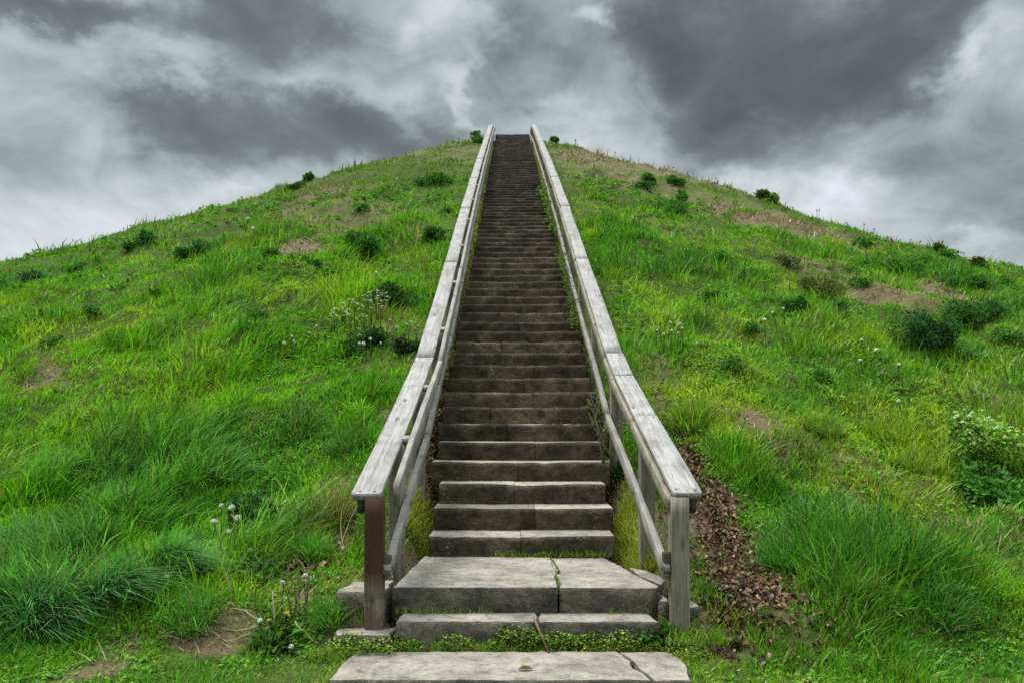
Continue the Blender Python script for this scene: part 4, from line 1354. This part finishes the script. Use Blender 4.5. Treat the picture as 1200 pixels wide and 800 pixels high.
# moss and weeds on the ledge under the landing and at the foot of the first riser
g = Geo()
for (x0, x1, yy, zz, m, sz) in ((-.80, .80, 4.828, .205, 420, .035), (-.72, .72, 5.985, .362, 600, .04)):
    x = x0 + (x1 - x0) * rng.random(m)
    ok = rng.random(m) < sstep(.38, .68, fbm(x * 3.3, np.full(m, zz * 9), 14, 3))
    x = x[ok]; m = len(x)
    P = np.stack([x, yy + rng.normal(0, .012, m), np.full(m, zz)], 1)
    c = np.array(CL)[rng.integers(0, 5, m)] * (1 + rng.normal(0, .2, (m, 1)))
    g.add(*blades(P, sz * rng.uniform(.6, 1.8, m), np.full(m, .007), rng.normal(0, .5, (m, 2)) + np.array([0, -.3]), rng.uniform(.5, 1.2, m), np.clip(c, .01, .6), None, 3))
m = 130; y = rng.uniform(4.86, 6.0, m)
x = .20 + .012 * np.sin(y * 9) + rng.normal(0, .008, m) + .03 * np.exp(-((y - 5.42) / .1) ** 2)
g.add(*blades(np.stack([x, y, np.full(m, .35)], 1), rng.uniform(.012, .04, m), np.full(m, .007), rng.normal(0, .7, (m, 2)), rng.uniform(.5, 1.2, m), vary((.22, .28, .04), m), None, 2))
tag(g.build('moss', M_GRASS), 'moss and small weeds in the joints of the landing', kind='stuff')
# yellow green low growth on both sides of the first steps
g = Geo()
for (x0, x1, y0, y1, m, ln) in ((-1.05, -.76, 5.75, 6.9, 6500, .14), (.76, 1.04, 5.7, 6.9, 5200, .12), (.62, .80, 5.75, 6.05, 350, .05), (-1.35, -.95, 5.0, 6.0, 1300, .07), (.98, 1.35, 5.2, 6.2, 700, .06),
                                (-.92, -.80, 6.9, 20, 1500, .09), (.80, .95, 6.9, 30, 2300, .10), (.78, .86, 12.5, 33, 700, .10), (-.86, -.78, 12.5, 33, 900, .09)):
    x = rng.uniform(x0, x1, m); y = rng.uniform(y0, y1, m)
    cl = fbm(x * 4, y * 2.3, 51, 2)
    ok = rng.random(m) < sstep(.3, .6, cl)
    x, y = x[ok], y[ok]; m = len(x)
    z = height(x, y)
    c = np.array([(.46, .43, .055), (.36, .42, .05), (.48, .42, .10), (.24, .36, .04)])[rng.integers(0, 4, m)] * (1 + rng.normal(0, .2, (m, 1)))
    k = np.maximum(1, y / 7)
    g.add(*blades(np.stack([x, y, z], 1), ln * rng.uniform(.4, 1.5, m) * k ** .6, .0075 * k ** .8, rng.normal(0, .35, (m, 2)), rng.uniform(.5, 1.2, m), np.clip(c, .01, .6), None, 3))
tag(g.build('low_weeds', M_GRASS), 'yellowish low weeds along both edges of the stone steps', kind='stuff')

# ------------------------------------------------------------------ sky and light
world = bpy.data.worlds.new('World')
scene.world = world
world.use_nodes = True
nt = world.node_tree
for n in list(nt.nodes):
    nt.nodes.remove(n)
wout = nt.nodes.new('ShaderNodeOutputWorld')
SUN_DIR = Vector((-.35, .22, 1.0)).normalized()
sky = N(nt, 'ShaderNodeTexSky', sky_type='NISHITA')
sky.sun_disc = False
sky.sun_elevation = math.asin(SUN_DIR.z)
sky.sun_rotation = math.atan2(SUN_DIR.x, SUN_DIR.y)
tc = N(nt, 'ShaderNodeTexCoord')
dirv = tc.outputs['Generated']
sep = N(nt, 'ShaderNodeSeparateXYZ'); nt.links.new(dirv, sep.inputs[0])


def M2(op, a, b=None, c=None):
    n = N(nt, 'ShaderNodeMath', operation=op)
    for k, v in enumerate((a, b, c)):
        if v is None: continue
        if isinstance(v, (int, float)): n.inputs[k].default_value = v
        else: nt.links.new(v, n.inputs[k])
    return n.outputs[0]


az = M2('ARCTAN2', sep.outputs['X'], sep.outputs['Y'])
el = M2('ARCSINE', sep.outputs['Z'])
# cloud texture stretched level, as layers seen from below
cv = N(nt, 'ShaderNodeCombineXYZ')
elc = M2('MAXIMUM', el, -.05)
den = M2('ADD', M2('SINE', elc), .16)
hx = M2('DIVIDE', sep.outputs['X'], den); hy = M2('DIVIDE', sep.outputs['Y'], den)
nt.links.new(hx, cv.inputs[0]); nt.links.new(hy, cv.inputs[1])
ca = N(nt, 'ShaderNodeCombineXYZ')
nt.links.new(az, ca.inputs[0]); nt.links.new(M2('MULTIPLY', el, 1.5), ca.inputs[1])
w1 = N(nt, 'ShaderNodeTexNoise', Scale=6.0, Detail=9, Roughness=.60); nt.links.new(ca.outputs[0], w1.inputs['Vector'])
ws = N(nt, 'ShaderNodeSeparateColor'); nt.links.new(w1.outputs['Color'], ws.inputs[0])
azw = M2('MULTIPLY_ADD', M2('SUBTRACT', ws.outputs[0], .5), .30, az)
elw = M2('MULTIPLY_ADD', M2('SUBTRACT', ws.outputs[1], .5), .19, el)


def dirpx(px, py):
    x = (px - XV) / F; y = (YV - py) / F
    return math.atan(x), math.atan(y / math.sqrt(1 + x * x))


b = None
for (px, py, rx, ry, amp) in (
        # dark cloud masses
        (180, 120, 80, 42, -.34), (290, 125, 110, 50, -.34), (410, 150, 90, 45, -.34), (470, 150, 80, 40, -.2), (60, 2, 130, 26, -.45), (320, 12, 90, 42, -.34), (250, 40, 60, 30, -.15),
        (610, 70, 60, 50, -.22), (620, 130, 80, 30, -.10), (790, 40, 90, 60, -.42), (930, 40, 170, 60, -.42), (1010, 70, 90, 40, -.2), (1090, 5, 110, 30, -.42), (940, 110, 150, 40, -.34), (1060, 95, 50, 14, -.2), (860, 150, 90, 36, -.22),
        (1150, 230, 110, 55, -.26), (1050, 180, 90, 50, -.16), (1160, 120, 60, 40, -.10), (40, 170, 60, 40, -.08), (880, 185, 60, 20, -.12),
        # bright gaps
        (545, 118, 22, 46, .22), (700, 6, 30, 16, .36), (215, 62, 60, 22, .26), (60, 60, 120, 26, .14), (150, 245, 120, 36, .15), (255, 212, 45, 22, .2), (30, 290, 120, 30, .12), (440, 100, 50, 26, .20),
        (510, 25, 55, 34, .24), (680, 140, 40, 20, .12), (645, 150, 60, 14, .12), (850, 205, 70, 22, .22), (950, 225, 50, 22, .24), (770, 130, 40, 30, .05), (1085, 82, 50, 14, .20), (1140, 62, 50, 14, .16), (1190, 45, 40, 30, .10), (1020, 240, 60, 16, .12), (1150, 300, 60, 12, .18), (360, 80, 60, 14, .12)):
    a0, e0 = dirpx(px, py)
    sa, se = rx / F * .82, ry / F * .9
    u = M2('MULTIPLY', M2('SUBTRACT', azw, a0), 1 / sa); v = M2('MULTIPLY', M2('SUBTRACT', elw, e0), 1 / se)
    q = M2('ADD', M2('MULTIPLY', u, u), M2('MULTIPLY', v, v))
    gss = M2('MULTIPLY', M2('POWER', 2.718, M2('MULTIPLY', M2('POWER', q, 1.15), -.95)), amp * (.84 if amp < 0 else .80))
    b = gss if b is None else M2('ADD', b, gss)
n1 = N(nt, 'ShaderNodeTexNoise', Scale=1.5, Detail=8, Roughness=.55, Distortion=.3); nt.links.new(cv.outputs[0], n1.inputs['Vector'])
n2 = N(nt, 'ShaderNodeTexNoise', Scale=7.0, Detail=10, Roughness=.58, Distortion=.9); nt.links.new(ca.outputs[0], n2.inputs['Vector'])
b = M2('ADD', M2('MULTIPLY_ADD', M2('SUBTRACT', n1.outputs['Fac'], .5), .62, b), .53)
b = M2('MULTIPLY_ADD', M2('SUBTRACT', n2.outputs['Fac'], .5), .22, b)
b = M2('ADD', b, M2('MULTIPLY', M2('SUBTRACT', .30, M2('MINIMUM', el, .6)), .42))
b = M2('SMOOTH_MAX', b, .04, .25)
b = M2('MULTIPLY_ADD', M2('SUBTRACT', n2.outputs['Fac'], .5), .30, b)
cr = N(nt, 'ShaderNodeValToRGB')
els = cr.color_ramp.elements
for k, (p, c) in enumerate([(.0, (.060, .068, .071)), (.25, (.116, .132, .138)), (.45, (.225, .260, .268)), (.65, (.36, .39, .41)), (.85, (.50, .53, .565)), (1.0, (.66, .68, .72))]):
    e = els[k] if k < 2 else els.new(p)
    e.position = p; e.color = (*c, 1)
nt.links.new(b, cr.inputs[0])
# thin overcast is brightest high overhead (outside the picture)
zen = N(nt, 'ShaderNodeMapRange', interpolation_type='SMOOTHSTEP')
zen.inputs[1].default_value = .60; zen.inputs[2].default_value = 1.15
zen.inputs[3].default_value = 1.0; zen.inputs[4].default_value = ZEN
nt.links.new(el, zen.inputs[0])
cl = N(nt, 'ShaderNodeVectorMath', operation='SCALE')
nt.links.new(cr.outputs[0], cl.inputs[0]); nt.links.new(M2('MULTIPLY', zen.outputs[0], SKYK / .06), cl.inputs['Scale'])
mx = mixc(nt, sky.outputs[0], cl.outputs[0], .97)
bg = N(nt, 'ShaderNodeBackground', Strength=.06)
nt.links.new(mx, bg.inputs['Color'])
nt.links.new(bg.outputs[0], wout.inputs['Surface'])

sl = bpy.data.lights.new('sun', 'SUN')
sl.energy = SUN_E; sl.angle = math.radians(24); sl.color = (1.0, .97, .92)
so = bpy.data.objects.new('sun', sl)
COL.objects.link(so)
so.rotation_euler = SUN_DIR.to_track_quat('Z', 'Y').to_euler()
so.location = SUN_DIR * 100

# ------------------------------------------------------------------ camera
cam = bpy.data.cameras.new('camera')
cam.sensor_width = 36; cam.lens = F / 1200 * 36
cam.shift_x = (600 - XV) / 1200
cam.shift_y = (YV - 400) / 1200
cam.clip_start = .05; cam.clip_end = 3000
co = bpy.data.objects.new('camera', cam)
COL.objects.link(co)
co.location = (CAMX, 0, CAMZ)
co.rotation_euler = (math.radians(90), 0, 0)
scene.camera = co
scene.view_settings.view_transform = 'Standard'
scene.view_settings.look = 'None'
scene.view_settings.exposure = EXPO
scene.view_settings.gamma = 1
scene.render.engine = 'CYCLES'
scene.cycles.max_bounces = 6
scene.cycles.transparent_max_bounces = 4
scene.cycles.use_denoising = False
